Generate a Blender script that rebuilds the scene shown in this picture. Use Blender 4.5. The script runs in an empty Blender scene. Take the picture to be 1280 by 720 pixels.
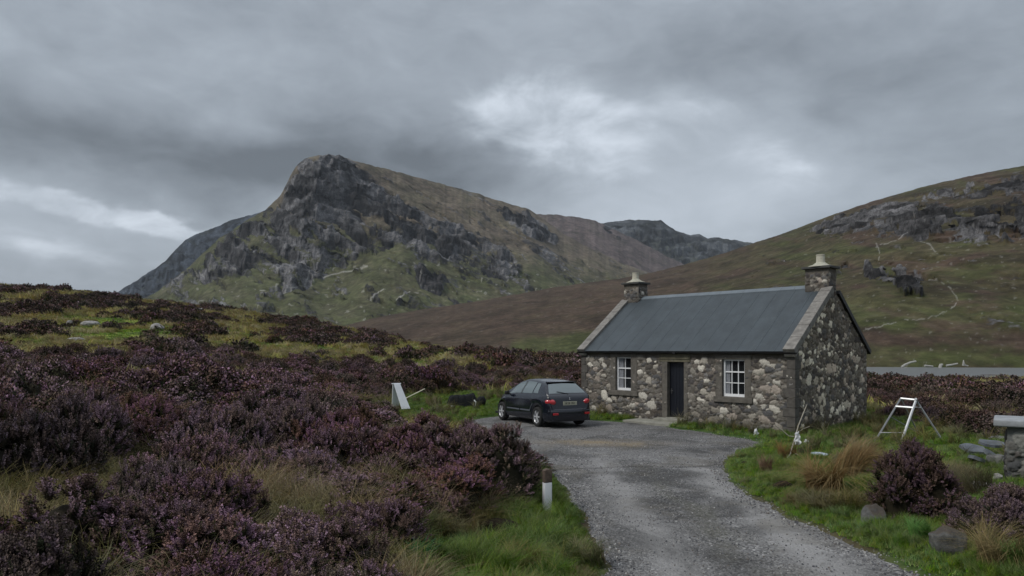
import bpy, bmesh, math, random
import numpy as np
from mathutils import Vector, Matrix, noise as mnoise
random.seed(7); RNG = np.random.default_rng(7)
SC = bpy.context.scene
COL = SC.collection
R = math.radians
F = 870.0; HY = 437.0; CZ = 2.5          # focal length in photo pixels, horizon row, eye height

# ------------------------------------------------------------------ camera
cam = bpy.data.objects.new('camera', bpy.data.cameras.new('camera')); COL.objects.link(cam)
cam.location = (0, 0, CZ); cam.rotation_euler = (R(90), 0, 0)
cam.data.sensor_width = 36; cam.data.lens = 36 * F / 1280
cam.data.shift_y = (HY - 360) / 1280
cam.data.clip_start = 0.05; cam.data.clip_end = 30000
SC.camera = cam

# ------------------------------------------------------------------ world: overcast sky
SUN_EL, SUN_AZ = 48.0, -62.0              # azimuth measured from +Y towards +X
W = bpy.data.worlds.new('World'); SC.world = W; W.use_nodes = True
nt = W.node_tree; N = nt.nodes; Lk = nt.links
for n in list(N): N.remove(n)
out = N.new('ShaderNodeOutputWorld'); bg = N.new('ShaderNodeBackground'); bg.inputs[1].default_value = 0.1
Lk.new(bg.outputs[0], out.inputs[0])
sky = N.new('ShaderNodeTexSky'); sky.sky_type = 'NISHITA'; sky.sun_disc = False
sky.sun_elevation = R(SUN_EL); sky.sun_rotation = R(SUN_AZ); sky.air_density = 1.5; sky.dust_density = 3

def mk(tree, op, a, b=None, c=None, clamp=False):
    n = tree.nodes.new('ShaderNodeMath'); n.operation = op; n.use_clamp = clamp
    for i, v in enumerate((a, b, c)):
        if v is None: continue
        if isinstance(v, (int, float)): n.inputs[i].default_value = v
        else: tree.links.new(v, n.inputs[i])
    return n.outputs[0]
def M_(op, a, b=None, c=None, clamp=False): return mk(nt, op, a, b, c, clamp)
tc = N.new('ShaderNodeTexCoord'); sx = N.new('ShaderNodeSeparateXYZ'); Lk.new(tc.outputs['Generated'], sx.inputs[0])
AZ = M_('ARCTAN2', sx.outputs[0], sx.outputs[1]); EL = M_('ARCSINE', sx.outputs[2])
def wnoise(scale, detail, rough, ky, off=0.0, dist=0.0):
    cb = N.new('ShaderNodeCombineXYZ'); Lk.new(AZ, cb.inputs[0])
    Lk.new(M_('MULTIPLY', EL, ky), cb.inputs[1]); cb.inputs[2].default_value = off
    t = N.new('ShaderNodeTexNoise'); t.inputs['Scale'].default_value = scale; t.inputs['Detail'].default_value = detail
    t.inputs['Roughness'].default_value = rough; t.inputs['Distortion'].default_value = dist
    Lk.new(cb.outputs[0], t.inputs['Vector']); return M_('SUBTRACT', t.outputs['Fac'], 0.5)
w1 = wnoise(4.0, 6, 0.55, 1.8, 3.1); w2 = wnoise(4.0, 6, 0.55, 1.8, 9.7)
AZw = M_('MULTIPLY_ADD', w1, 0.30, AZ); ELw = M_('MULTIPLY_ADD', w2, 0.16, EL)
def blob(px, py, rx, ry, amp, soft=1.0):
    u = (px - 640) / F; v = (HY - py) / F
    a0 = math.atan(u); e0 = math.atan(v / math.sqrt(1 + u * u))
    da = M_('MULTIPLY', M_('SUBTRACT', AZw, a0), F / rx); de = M_('MULTIPLY', M_('SUBTRACT', ELw, e0), F / ry)
    d2 = M_('ADD', M_('MULTIPLY', da, da), M_('MULTIPLY', de, de))
    return M_('MULTIPLY', M_('EXPONENT', M_('MULTIPLY', d2, -soft)), amp)
def nsum(lst):
    v = None
    for b in lst: o = blob(*b); v = o if v is None else M_('ADD', v, o)
    return v
# broad light and dark of the cloud deck
val = nsum([(790, 165, 190, 100, .09), (900, 215, 230, 70, .06), (960, 225, 120, 60, .04), (850, 270, 240, 60, .05), (60, 300, 300, 70, .07), (260, 70, 330, 60, .05), (120, 120, 130, 60, .03),
      (1210, 60, 160, 110, .04), (640, 30, 200, 40, .02), (180, 205, 330, 44, -.11), (480, 200, 230, 60, -.095), (600, 225, 90, 50, -.04), (1090, 130, 230, 60, -.085), (840, 60, 160, 30, -.04), (90, 30, 160, 40, -.03),
      (870, 85, 120, 50, -.05), (1150, 20, 120, 40, -.02), (520, 20, 200, 40, -.02)])
f1 = wnoise(3.2, 8, 0.58, 2.6, 1.3, 0.4); f2 = wnoise(10.0, 10, 0.62, 2.0, 5.5, 0.5); f3 = wnoise(6.5, 12, 0.60, 1.7, 2.2, 0.9)
# breaks where the bright layer above shows through, with torn edges
gapf = nsum([(680, 135, 70, 42, .85), (750, 165, 95, 48, .55), (700, 180, 50, 34, .35), (950, 212, 95, 40, .45), (1000, 240, 70, 30, .2), (50, 262, 170, 12, .9), (165, 276, 80, 11, .6), (260, 278, 60, 13, .55), (30, 318, 130, 14, .6), (110, 345, 130, 14, .35), (850, 150, 40, 20, .3)])
g_ = M_('ADD', gapf, M_('MULTIPLY', f3, 1.15))
def smooth_(v, a, b):
    n = N.new('ShaderNodeMapRange'); n.interpolation_type = 'SMOOTHSTEP'; n.inputs[1].default_value = a; n.inputs[2].default_value = b; Lk.new(v, n.inputs[0]); return n.outputs[0]
brk = smooth_(g_, .22, 1.05)
up = M_('SMOOTH_MIN', M_('MULTIPLY', M_('MAXIMUM', M_('SUBTRACT', EL, 0.40), 0.0), 0.40), 0.25, 0.05)
val = M_('ADD', val, M_('MULTIPLY', f1, 0.15)); val = M_('ADD', val, M_('MULTIPLY', f2, 0.13)); val = M_('ADD', val, M_('MULTIPLY', f3, 0.08))
val = M_('ADD', val, M_('MULTIPLY', brk, M_('MULTIPLY_ADD', f2, .40, .15)))
val = M_('ADD', val, up)
val = M_('MAXIMUM', M_('ADD', val, 0.225), 0.09)
cr = N.new('ShaderNodeCombineXYZ')
Lk.new(M_('MULTIPLY', M_('MULTIPLY_ADD', val, 0.10, 0.862), M_('MULTIPLY', val, 10.0)), cr.inputs[0])
Lk.new(M_('MULTIPLY', val, 9.95), cr.inputs[1])
Lk.new(M_('MULTIPLY', M_('MULTIPLY_ADD', val, -0.10, 1.155), M_('MULTIPLY', val, 10.0)), cr.inputs[2])
mx = N.new('ShaderNodeMixRGB'); mx.inputs[0].default_value = 0.96
Lk.new(sky.outputs[0], mx.inputs[1]); Lk.new(cr.outputs[0], mx.inputs[2]); Lk.new(mx.outputs[0], bg.inputs[0])

# ------------------------------------------------------------------ sun, exposure
sl = bpy.data.lights.new('sun', 'SUN'); sl.energy = 1.25; sl.angle = R(14); sl.color = (1, .96, .9)
so = bpy.data.objects.new('sun', sl); COL.objects.link(so)
sd = Vector((math.sin(R(SUN_AZ)) * math.cos(R(SUN_EL)), -0.45 * math.cos(R(SUN_EL)), math.sin(R(SUN_EL)))).normalized()
so.rotation_euler = sd.to_track_quat('Z', 'Y').to_euler()
sky.sun_elevation = math.asin(sd.z); sky.sun_rotation = math.atan2(sd.x, sd.y)
SC.view_settings.view_transform = 'Standard'; SC.view_settings.look = 'None'
SC.view_settings.exposure = 0.68; SC.view_settings.gamma = 1
SC.cycles.max_bounces = 6; SC.cycles.diffuse_bounces = 3; SC.cycles.volume_bounces = 0
SC.cycles.use_denoising = True

# ------------------------------------------------------------------ numpy noise
def _h(ix, iy, s):
    h = (ix.astype(np.int64) * 374761393 + iy.astype(np.int64) * 668265263 + s * 144665) & 0xffffffff
    h = ((h ^ (h >> 13)) * 1274126177) & 0xffffffff
    return ((h ^ (h >> 16)) & 0xffff) / 65535.0
def gn(x, y, s=0):
    x = np.asarray(x, float); y = np.asarray(y, float)
    ix = np.floor(x); iy = np.floor(y); fx = x - ix; fy = y - iy
    u = fx * fx * fx * (fx * (fx * 6 - 15) + 10); v = fy * fy * fy * (fy * (fy * 6 - 15) + 10)
    def g(a, b):
        t = _h(ix + a, iy + b, s) * 6.2831853
        return np.cos(t) * (fx - a) + np.sin(t) * (fy - b)
    return ((g(0, 0) * (1 - u) + g(1, 0) * u) * (1 - v) + (g(0, 1) * (1 - u) + g(1, 1) * u) * v) * 1.5
def fbm(x, y, o=5, s=0, gain=.5, lac=2.03):
    r = 0; a = 1; t = 0
    for i in range(o):
        r = r + a * gn(x, y, s + i * 17); t += a; a *= gain; x = x * lac + 3.7; y = y * lac + 1.9
    return r / t * 1.6
def rdg(x, y, o=5, s=0, gain=.55, lac=2.07):
    r = 0; a = 1; t = 0; w = 1
    for i in range(o):
        n = (1 - np.abs(gn(x, y, s + i * 13))) ** 2 * w; w = np.clip(n * 1.6, 0, 1)
        r = r + a * n; t += a; a *= gain; x = x * lac + 5.1; y = y * lac + 2.3
    return r / t
def sstep(a, b, x): t = np.clip((x - a) / (b - a), 0, 1); return t * t * (3 - 2 * t)
def sdf(poly, x, y):
    """signed distance to a polygon, negative inside"""
    P = np.asarray(poly, float); d = np.full(np.shape(x), 1e18); ins = np.zeros(np.shape(x), bool)
    for i in range(len(P)):
        ax, ay = P[i]; bx, by = P[(i + 1) % len(P)]
        ex, ey = bx - ax, by - ay; wx, wy = x - ax, y - ay
        t = np.clip((wx * ex + wy * ey) / (ex * ex + ey * ey + 1e-12), 0, 1)
        d = np.minimum(d, (wx - ex * t) ** 2 + (wy - ey * t) ** 2)
        c = (ay <= y) != (by <= y)
        ins ^= c & (x < ex * (y - ay) / (ey if ey != 0 else 1e-9) + ax)
    d = np.sqrt(d); return np.where(ins, -d, d)

# ------------------------------------------------------------------ mesh / object helpers
def link(o, parent=None):
    COL.objects.link(o)
    if parent: o.parent = parent
    return o
def np_mesh(name, V, Q, mats=None, attrs=None, smooth=True):
    me = bpy.data.meshes.new(name); V = np.asarray(V, np.float32); Q = np.asarray(Q, np.int32); k = Q.shape[1]
    me.vertices.add(len(V)); me.vertices.foreach_set('co', V.ravel())
    me.loops.add(Q.size); me.loops.foreach_set('vertex_index', Q.ravel())
    me.polygons.add(len(Q)); me.polygons.foreach_set('loop_start', np.arange(len(Q), dtype=np.int32) * k)
    me.polygons.foreach_set('loop_total', np.full(len(Q), k, np.int32))
    for an, av in (attrs or {}).items():
        av = np.asarray(av, np.float32)
        if av.ndim == 1:
            a = me.attributes.new(an, 'FLOAT', 'POINT'); a.data.foreach_set('value', av)
        else:
            c4 = np.ones((len(av), 4), np.float32); c4[:, :3] = av
            a = me.attributes.new(an, 'FLOAT_COLOR', 'POINT'); a.data.foreach_set('color', c4.ravel())
    me.update(); me.validate()
    me.polygons.foreach_set('use_smooth', np.full(len(me.polygons), smooth))
    for m in (mats or []): me.materials.append(m)
    return me
def grid_quads(nr, nc):
    i = np.arange((nr - 1) * nc).reshape(nr - 1, nc)[:, :-1].ravel()
    return np.stack([i, i + 1, i + nc + 1, i + nc], 1)
def obj(name, me, parent=None, mat=None, smooth=None):
    if isinstance(me, bmesh.types.BMesh):
        b = me; bmesh.ops.recalc_face_normals(b, faces=b.faces); me = bpy.data.meshes.new(name); b.to_mesh(me); b.free()
    if mat: me.materials.clear(); me.materials.append(mat)
    if smooth is not None: me.polygons.foreach_set('use_smooth', np.full(len(me.polygons), smooth))
    return link(bpy.data.objects.new(name, me), parent)
def tag(o, label, cat, group=None, kind=None):
    if label: o['label'] = label
    if cat: o['category'] = cat
    if group: o['group'] = group
    if kind: o['kind'] = kind
    return o
def thing(name, label, cat, loc=(0, 0, 0), rz=0, group=None):
    o = bpy.data.objects.new(name, None); COL.objects.link(o); o.location = loc; o.rotation_euler = (0, 0, rz)
    o.empty_display_size = .2
    return tag(o, label, cat, group)
def box(bm, x0, x1, y0, y1, z0, z1, M=None, bev=0.0):
    vs = [bm.verts.new(v) for v in ((x0, y0, z0), (x1, y0, z0), (x1, y1, z0), (x0, y1, z0), (x0, y0, z1), (x1, y0, z1), (x1, y1, z1), (x0, y1, z1))]
    fs = [bm.faces.new([vs[i] for i in f]) for f in ((0, 3, 2, 1), (4, 5, 6, 7), (0, 1, 5, 4), (1, 2, 6, 5), (2, 3, 7, 6), (3, 0, 4, 7))]
    if bev > 0:
        es = list({e for f in fs for e in f.edges})
        r = bmesh.ops.bevel(bm, geom=es, offset=bev, segments=2, affect='EDGES', profile=.6)
        vs = list({v for f in r['faces'] for v in f.verts} | {v for v in vs if v.is_valid})
    if M is not None: bmesh.ops.transform(bm, matrix=M, verts=[v for v in vs if v.is_valid])
    return vs
def tube(bm, pts, rad, seg=8, cap=True):
    pts = [Vector(p) for p in pts]; n = len(pts)
    rad = rad if isinstance(rad, (list, tuple)) else [rad] * n; rings = []
    for i, p in enumerate(pts):
        d = (pts[min(i + 1, n - 1)] - pts[max(i - 1, 0)]).normalized()
        a = d.cross(Vector((0, 0, 1))); a = a.normalized() if a.length > .05 else Vector((1, 0, 0)); b = d.cross(a).normalized()
        rings.append([bm.verts.new(p + (a * math.cos(t) + b * math.sin(t)) * rad[i]) for t in [6.28318 * k / seg for k in range(seg)]])
    for r0, r1 in zip(rings, rings[1:]):
        for k in range(seg): bm.faces.new([r0[k], r0[(k + 1) % seg], r1[(k + 1) % seg], r1[k]])
    if cap:
        bm.faces.new(rings[0][::-1]); bm.faces.new(rings[-1])
def lathe(bm, prof, seg=24, M=None):
    vs = []; rings = []
    for r, z in prof:
        ring = [bm.verts.new((r * math.cos(6.28318 * k / seg), r * math.sin(6.28318 * k / seg), z)) for k in range(seg)]
        rings.append(ring); vs += ring
    for a, b in zip(rings, rings[1:]):
        for k in range(seg): bm.faces.new([a[k], a[(k + 1) % seg], b[(k + 1) % seg], b[k]])
    if M is not None: bmesh.ops.transform(bm, matrix=M, verts=vs)
    return rings

# ------------------------------------------------------------------ material helpers
class Mat:
    def __init__(s, name, rough=.85, spec=.3):
        s.m = bpy.data.materials.new(name); s.m.use_nodes = True; s.t = s.m.node_tree
        s.b = s.t.nodes['Principled BSDF']; s.b.inputs['Roughness'].default_value = rough
        s.b.inputs['Specular IOR Level'].default_value = spec; s.co = None
    def L(s, a, b): s.t.links.new(a, b)
    def pos(s):
        if s.co is None: s.co = s.t.nodes.new('ShaderNodeTexCoord').outputs['Object']
        return s.co
    def mp(s, scale, rot=(0, 0, 0)):
        n = s.t.nodes.new('ShaderNodeMapping'); n.inputs['Scale'].default_value = scale; n.inputs['Rotation'].default_value = rot
        s.L(s.pos(), n.inputs[0]); return n.outputs[0]
    def noise(s, sc, det=4, ro=.55, vec=None, dist=0):
        n = s.t.nodes.new('ShaderNodeTexNoise'); n.inputs['Scale'].default_value = sc; n.inputs['Detail'].default_value = det
        n.inputs['Roughness'].default_value = ro; n.inputs['Distortion'].default_value = dist
        s.L(vec if vec is not None else s.pos(), n.inputs['Vector']); return n.outputs['Fac']
    def vor(s, sc, feat='F1', vec=None, out='Distance', rnd=1):
        n = s.t.nodes.new('ShaderNodeTexVoronoi'); n.feature = feat; n.inputs['Scale'].default_value = sc
        n.inputs['Randomness'].default_value = rnd
        s.L(vec if vec is not None else s.pos(), n.inputs['Vector']); return n.outputs[out]
    def attr(s, name, out='Fac'):
        n = s.t.nodes.new('ShaderNodeAttribute'); n.attribute_name = name; return n.outputs[out]
    def ramp(s, f, stops, interp='LINEAR'):
        n = s.t.nodes.new('ShaderNodeValToRGB'); n.color_ramp.interpolation = interp; e = n.color_ramp.elements
        while len(e) < len(stops): e.new(.5)
        for k, (p, c) in enumerate(stops):
            e[k].position = p; e[k].color = (*c, 1) if isinstance(c, (tuple, list)) else (c, c, c, 1)
        s.L(f, n.inputs[0]); return n.outputs[0]
    def mix(s, f, a, b, typ='MIX'):
        n = s.t.nodes.new('ShaderNodeMixRGB'); n.blend_type = typ
        for i, v in enumerate((f, a, b)):
            if isinstance(v, (int, float)): n.inputs[i].default_value = v if i == 0 else (v, v, v, 1)
            elif isinstance(v, tuple): n.inputs[i].default_value = (*v, 1)
            else: s.L(v, n.inputs[i])
        return n.outputs[0]
    def m_(s, op, a, b=None, c=None, clamp=False): return mk(s.t, op, a, b, c, clamp)
    def bump(s, h, st=.3, dist=.02, nrm=None):
        n = s.t.nodes.new('ShaderNodeBump'); n.inputs['Strength'].default_value = st; n.inputs['Distance'].default_value = dist
        s.L(h, n.inputs['Height'])
        if nrm is not None: s.L(nrm, n.inputs['Normal'])
        s.L(n.outputs[0], s.b.inputs['Normal']); return n.outputs[0]
    def col(s, c):
        if isinstance(c, tuple): s.b.inputs['Base Color'].default_value = (*c, 1)
        else: s.L(c, s.b.inputs['Base Color'])
        return s
def simple(name, c, rough=.6, var=.25, sc=8, metal=0, spec=.4, bump=.1):
    m = Mat(name, rough, spec); n = m.noise(sc, 5, .6)
    m.col(m.mix(1.0, c, m.ramp(n, [(.25, 1 - var), (.75, 1 + var)]), 'MULTIPLY')); m.b.inputs['Metallic'].default_value = metal
    if bump: m.bump(n, bump, .01)
    return m.m
def vcol_mat(name, rough=.9, var=.2, sc=30, spec=.2, rnd=0.0, trans=0.0):
    m = Mat(name, rough, spec); c = m.attr('col', 'Color')
    c = m.mix(1.0, c, m.ramp(m.noise(sc, 3, .6), [(.25, 1 - var), (.75, 1 + var)]), 'MULTIPLY')
    if rnd:
        oi = m.t.nodes.new('ShaderNodeObjectInfo')
        hs = m.t.nodes.new('ShaderNodeHueSaturation'); m.L(c, hs.inputs['Color'])
        m.L(m.m_('MULTIPLY_ADD', oi.outputs['Random'], 2 * rnd, 1 - rnd), hs.inputs['Value'])
        m.L(m.m_('MULTIPLY_ADD', m.m_('FRACT', m.m_('MULTIPLY', oi.outputs['Random'], 7.31)), .05, .475), hs.inputs['Hue'])
        m.L(m.m_('MULTIPLY_ADD', m.m_('FRACT', m.m_('MULTIPLY', oi.outputs['Random'], 13.7)), .5, .75), hs.inputs['Saturation'])
        c = hs.outputs[0]
    m.col(c)
    if trans:
        tr = m.t.nodes.new('ShaderNodeBsdfTranslucent'); m.L(c, tr.inputs[0]); ms = m.t.nodes.new('ShaderNodeMixShader')
        ms.inputs[0].default_value = trans; m.L(m.b.outputs[0], ms.inputs[1]); m.L(tr.outputs[0], ms.inputs[2])
        m.L(ms.outputs[0], m.t.nodes['Material Output'].inputs[0])
    return m.m

# ------------------------------------------------------------------ terrain function
CP = []
def row(Y, *pz): CP.extend([(p, Y, z) for p, z in pz])
row(2.5, (-200, .85), (0, .75), (300, .6), (500, .45), (640, .3), (760, .05), (1000, 0), (1280, .15), (1500, .3))
row(5.5, (-200, .95), (0, .8), (200, .7), (400, .5), (560, .3), (700, .08), (850, 0), (1200, 0), (1350, .2))
row(8, (-200, 1.0), (0, .85), (200, .75), (400, .55), (520, .35), (620, .12), (740, 0), (950, 0), (1150, 0), (1280, .15), (1450, .3))
row(12, (-200, 1.1), (0, .95), (200, .8), (400, .55), (540, .35), (640, .05), (700, 0), (830, 0), (960, 0), (1060, .05), (1150, .1), (1280, .12), (1450, .3))
row(20, (-200, 1.4), (0, 1.05), (200, .8), (400, .45), (520, .15), (600, .08), (700, .05), (800, .05), (900, .03), (1000, 0), (1150, 0), (1280, 0), (1450, .1))
row(28, (-200, 2.0), (0, 1.7), (200, 1.3), (400, .6), (480, .3), (560, .15), (640, .12), (750, .15), (850, .12), (1000, 0), (1100, 0), (1280, -.2), (1450, -.2))
row(45, (-200, 3.1), (0, 2.8), (200, 2.4), (400, 1.6), (560, 1.1), (720, .8), (900, .3), (1100, -.5), (1280, -.7), (1450, -.8))
row(75, (-200, 7.5), (0, 6.3), (200, 5.1), (400, 3.3), (560, 2.1), (720, 1.0), (900, 0), (1100, -1.25), (1280, -1.35), (1450, -1.4))
row(110, (-200, 13.5), (0, 12.2), (145, 10.6), (250, 8.8), (300, 8.0), (400, 6.1), (500, 3.7), (600, 1.7), (725, .7), (850, -.3), (1000, -1.6), (1100, -2.5), (1280, -2.5), (1450, -2.5))
row(96, (1040, -1.6), (1100, -1.75), (1280, -1.8), (1450, -1.8))
row(160, (-200, 13), (0, 11), (200, 8), (400, 4), (600, .3), (725, -.5), (900, -1.2), (1100, -2.7), (1280, -2.7), (1450, -2.7))
CPa = np.array(CP, float); _az = np.arctan((CPa[:, 0] - 640) / F); _r = CPa[:, 1] / np.cos(_az)
CU = np.stack([_az * 2.2, np.log(_r)], 1)
def _k(d2): return d2 * np.log(d2 + 1e-9) * .5
_n = len(CU); A = np.zeros((_n + 3, _n + 3)); D2 = ((CU[:, None] - CU[None]) ** 2).sum(-1)
A[:_n, :_n] = _k(D2) + np.eye(_n) * .004; A[:_n, _n] = 1; A[:_n, _n + 1:] = CU; A[_n, :_n] = 1; A[_n + 1:, :_n] = CU.T
# heights are interpolated after a log squash so near ground stays smooth
def _sq(z): return np.arcsinh(z * 1.0)
WT = np.linalg.solve(A, np.concatenate([_sq(CPa[:, 2]), [0, 0, 0]]))
def tps(x, y):
    r = np.clip(np.hypot(x, y), 2.0, 170); az = np.clip(np.arctan2(x, y), -.85, .85)
    U = np.stack([(az * 2.2).ravel(), np.log(r).ravel()], 1); o = np.empty(len(U))
    for i in range(0, len(U), 40000):
        u = U[i:i + 40000]; d2 = ((u[:, None] - CU[None]) ** 2).sum(-1)
        o[i:i + 40000] = _k(d2) @ WT[:_n] + WT[_n] + u @ WT[_n + 1:]
    return np.sinh(o).reshape(np.shape(x))

DRV_PX = [(745, 720), (741, 690), (724, 645), (704, 612), (676, 588), (648, 572), (612, 552), (575, 533), (596, 524), (630, 520),
          (700, 521), (742, 527), (815, 531), (870, 539), (940, 548), (957, 553), (935, 561), (915, 573), (911, 588), (932, 611),
          (1005, 647), (1072, 676), (1172, 720), (1420, 830)]
def flat(px, py, z=0.02): Y = (CZ - z) * F / (py - HY); return ((px - 640) / F * Y, Y)
DRV = [flat(*p) for p in DRV_PX] + [(3.6, 1.0), (3.4, -8), (0.9, -8), (0.85, 1.0), (.9, 4.0)]
def drive_sd(x, y):
    m = (np.hypot(x, y) < 40); d = np.full(np.shape(x), 30.0)
    if m.any():
        xm, ym = x[m], y[m]; d[m] = sdf(DRV, xm, ym) + .12 * fbm(xm * .9, ym * .9, 3, 5) + .05 * gn(xm * 5, ym * 5, 8)
    return d
HA, HB = (8.16, 20.1), (2.63, 25.96)
HL = math.hypot(HA[0] - HB[0], HA[1] - HB[1]); HW = 5.5; HANG = math.atan2(HA[1] - HB[1], HA[0] - HB[0])
ux, uy = math.cos(HANG), math.sin(HANG); vx, vy = -uy, ux
HPOLY = [HB, HA, (HA[0] + vx * HW, HA[1] + vy * HW), (HB[0] + vx * HW, HB[1] + vy * HW)]
def Gz(x, y, detail=True):
    x = np.asarray(x, float); y = np.asarray(y, float); sh = x.shape; x = np.atleast_1d(x); y = np.atleast_1d(y)
    z = tps(x, y); r = np.hypot(x, y)
    fl = sstep(170, 250, r); z = z * (1 - fl) + (-3.2) * fl
    if detail:
        dd = drive_sd(x, y); hd = np.where(r < 60, sdf(HPOLY, x, y), 20)
        a = sstep(.2, 2.5, np.minimum(dd, hd + .2))
        z = z + a * (1 - fl) * (.10 * fbm(x * .35, y * .35, 3, 21) * sstep(3, 12, r) + .08 * gn(x * 1.1, y * 1.1, 22) + .018 * gn(x * 4, y * 4, 23)
                     + .35 * sstep(35, 80, r) * sstep(4, -10, x - y * .1) * fbm(x * .06, y * .06, 3, 25) )
        z = z + .95 * np.exp(-((x - 81 + (y - 120) * .8) / 9) ** 2 - ((y - 119) / 3.5) ** 2)
        inside = sstep(.05, -.25, dd)
        ruts = .012 * np.sin(x * 1.7 + .3 * y) + .02 * fbm(x * .5, y * .5, 3, 31)
        z = z + inside * ruts + sstep(-.05, .5, dd) * .04 * (1 - fl)
    return z.reshape(sh)
def hit(px, py):
    Y = np.concatenate([np.arange(2.2, 30, .03), np.arange(30, 170, .2)]); X = (px - 640) / F * Y
    zr = CZ - (py - HY) / F * Y; g = Gz(X, Y); k = np.nonzero(zr <= g)[0]
    k = k[0] if len(k) else len(Y) - 1
    return float(X[k]), float(Y[k]), float(g[k])
def wpoly(pts): return [hit(*p)[:2] for p in pts]
def g1(x, y): return float(Gz(np.array([x]), np.array([y]))[0])

LAWN_NEAR = [wpoly([(500, 719), (748, 719), (742, 690), (724, 645), (704, 612), (676, 588), (655, 578), (650, 610), (628, 650), (575, 672), (540, 700)]),
        wpoly([(462, 508), (500, 496), (560, 490), (640, 492), (700, 500), (740, 508), (740, 528), (700, 524), (630, 522), (596, 526), (575, 534), (530, 531), (480, 522)]),
        wpoly([(725, 508), (735, 531), (815, 534), (870, 543), (940, 551), (957, 556), (935, 563), (913, 573), (909, 588), (932, 613), (1000, 649), (1060, 679), (1150, 719),
               (1279, 719), (1279, 560), (1240, 545), (1190, 537), (1150, 525), (1100, 512), (1088, 508), (1040, 500), (900, 495)])]
LAWN_FAR = [wpoly([(5, 444), (25, 428), (75, 418), (62, 406), (72, 397), (110, 398), (230, 411), (250, 424), (195, 424), (150, 427), (125, 442), (60, 441)]),
        wpoly([(220, 428), (280, 416), (360, 428), (420, 436), (420, 452), (350, 447), (300, 437), (250, 440)]),
        wpoly([(495, 428), (520, 424), (566, 427), (568, 448), (545, 450), (520, 444)]),
        wpoly([(380, 440), (470, 440), (520, 452), (505, 462), (440, 458), (400, 452)])]
def lawn_near(x, y):
    d = np.full(np.shape(x), 50.0); m = np.hypot(x, y) < 45
    for p in LAWN_NEAR: d[m] = np.minimum(d[m], sdf(p, x[m], y[m]))
    return d + .45 * fbm(x * .5, y * .5, 3, 41)
def lawn_far(x, y):
    d = np.full(np.shape(x), 50.0)
    for p in LAWN_FAR: d = np.minimum(d, sdf(p, x, y))
    return d - .6 + 1.8 * fbm(x * .12, y * .12, 4, 43)

LAWN_NEAR.append([(5.5, 8.2), (7.5, 10.5), (12, 16), (16, 16), (16, -3), (4.0, -3), (4.1, 4.5)])
LAWN_NEAR.append([(-1.0, 8.2), (-.85, 6.5), (-.55, 4.5), (-.4, 1), (1.2, 1), (1.2, 8.2)])
# ------------------------------------------------------------------ ground sheet
def build_ground():
    az = np.concatenate([np.linspace(-180, -52, 60)[:-1], np.linspace(-52, 52, 900), np.linspace(52, 180, 60)[1:]]) * math.pi / 180
    r = np.concatenate([[0.02, .5], np.exp(np.linspace(math.log(1.2), math.log(260), 620)), np.exp(np.linspace(math.log(275), math.log(5000), 24))])
    Rr, Aa = np.meshgrid(r, az, indexing='ij'); X = Rr * np.sin(Aa); Y = Rr * np.cos(Aa)
    Z = Gz(X, Y); dd = drive_sd(X, Y); Z = Z - .10 * sstep(-.05, -.35, dd)
    V = np.stack([X.ravel(), Y.ravel(), Z.ravel()], 1)
    ln = lawn_near(X, Y).ravel(); lf = lawn_far(X, Y).ravel()
    green = sstep(.3, -.4, ln); far = sstep(1.0, -1.2, lf)
    shore = (sstep(-1.35, -1.75, Z.ravel())) * sstep(15, 30, X.ravel())
    m = Mat('moor_soil', .95, .15)
    n1 = m.noise(.5, 5, .6); n2 = m.noise(5, 6, .65); n3 = m.noise(.08, 4, .6)
    moor = m.ramp(n2, [(.3, (.022, .018, .013)), (.5, (.055, .043, .028)), (.72, (.10, .085, .045))])
    moor = m.mix(m.ramp(n1, [(.45, 0), (.65, .6)]), moor, (.10, .095, .04))
    gr = m.ramp(n2, [(.25, (.02, .035, .010)), (.5, (.045, .085, .018)), (.75, (.085, .12, .035))])
    gr = m.mix(m.ramp(n1, [(.5, 0), (.7, .5)]), gr, (.15, .13, .06))
    fg = m.ramp(n1, [(.3, (.09, .18, .02)), (.5, (.19, .24, .04)), (.7, (.34, .30, .10))])
    c = m.mix(m.attr('green'), moor, gr); c = m.mix(m.attr('far'), c, fg)
    c = m.mix(m.attr('shore'), c, m.ramp(n1, [(.4, (.06, .045, .035)), (.6, (.10, .085, .07))]))
    m.col(c); m.bump(n2, .8, .05)
    me = np_mesh('ground', V, grid_quads(*X.shape)[:, ::-1], [m.m], dict(green=green, far=far, shore=shore))
    tag(obj('ground', me), 'moorland ground of heather soil and grass', None, None, 'structure')

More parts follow.
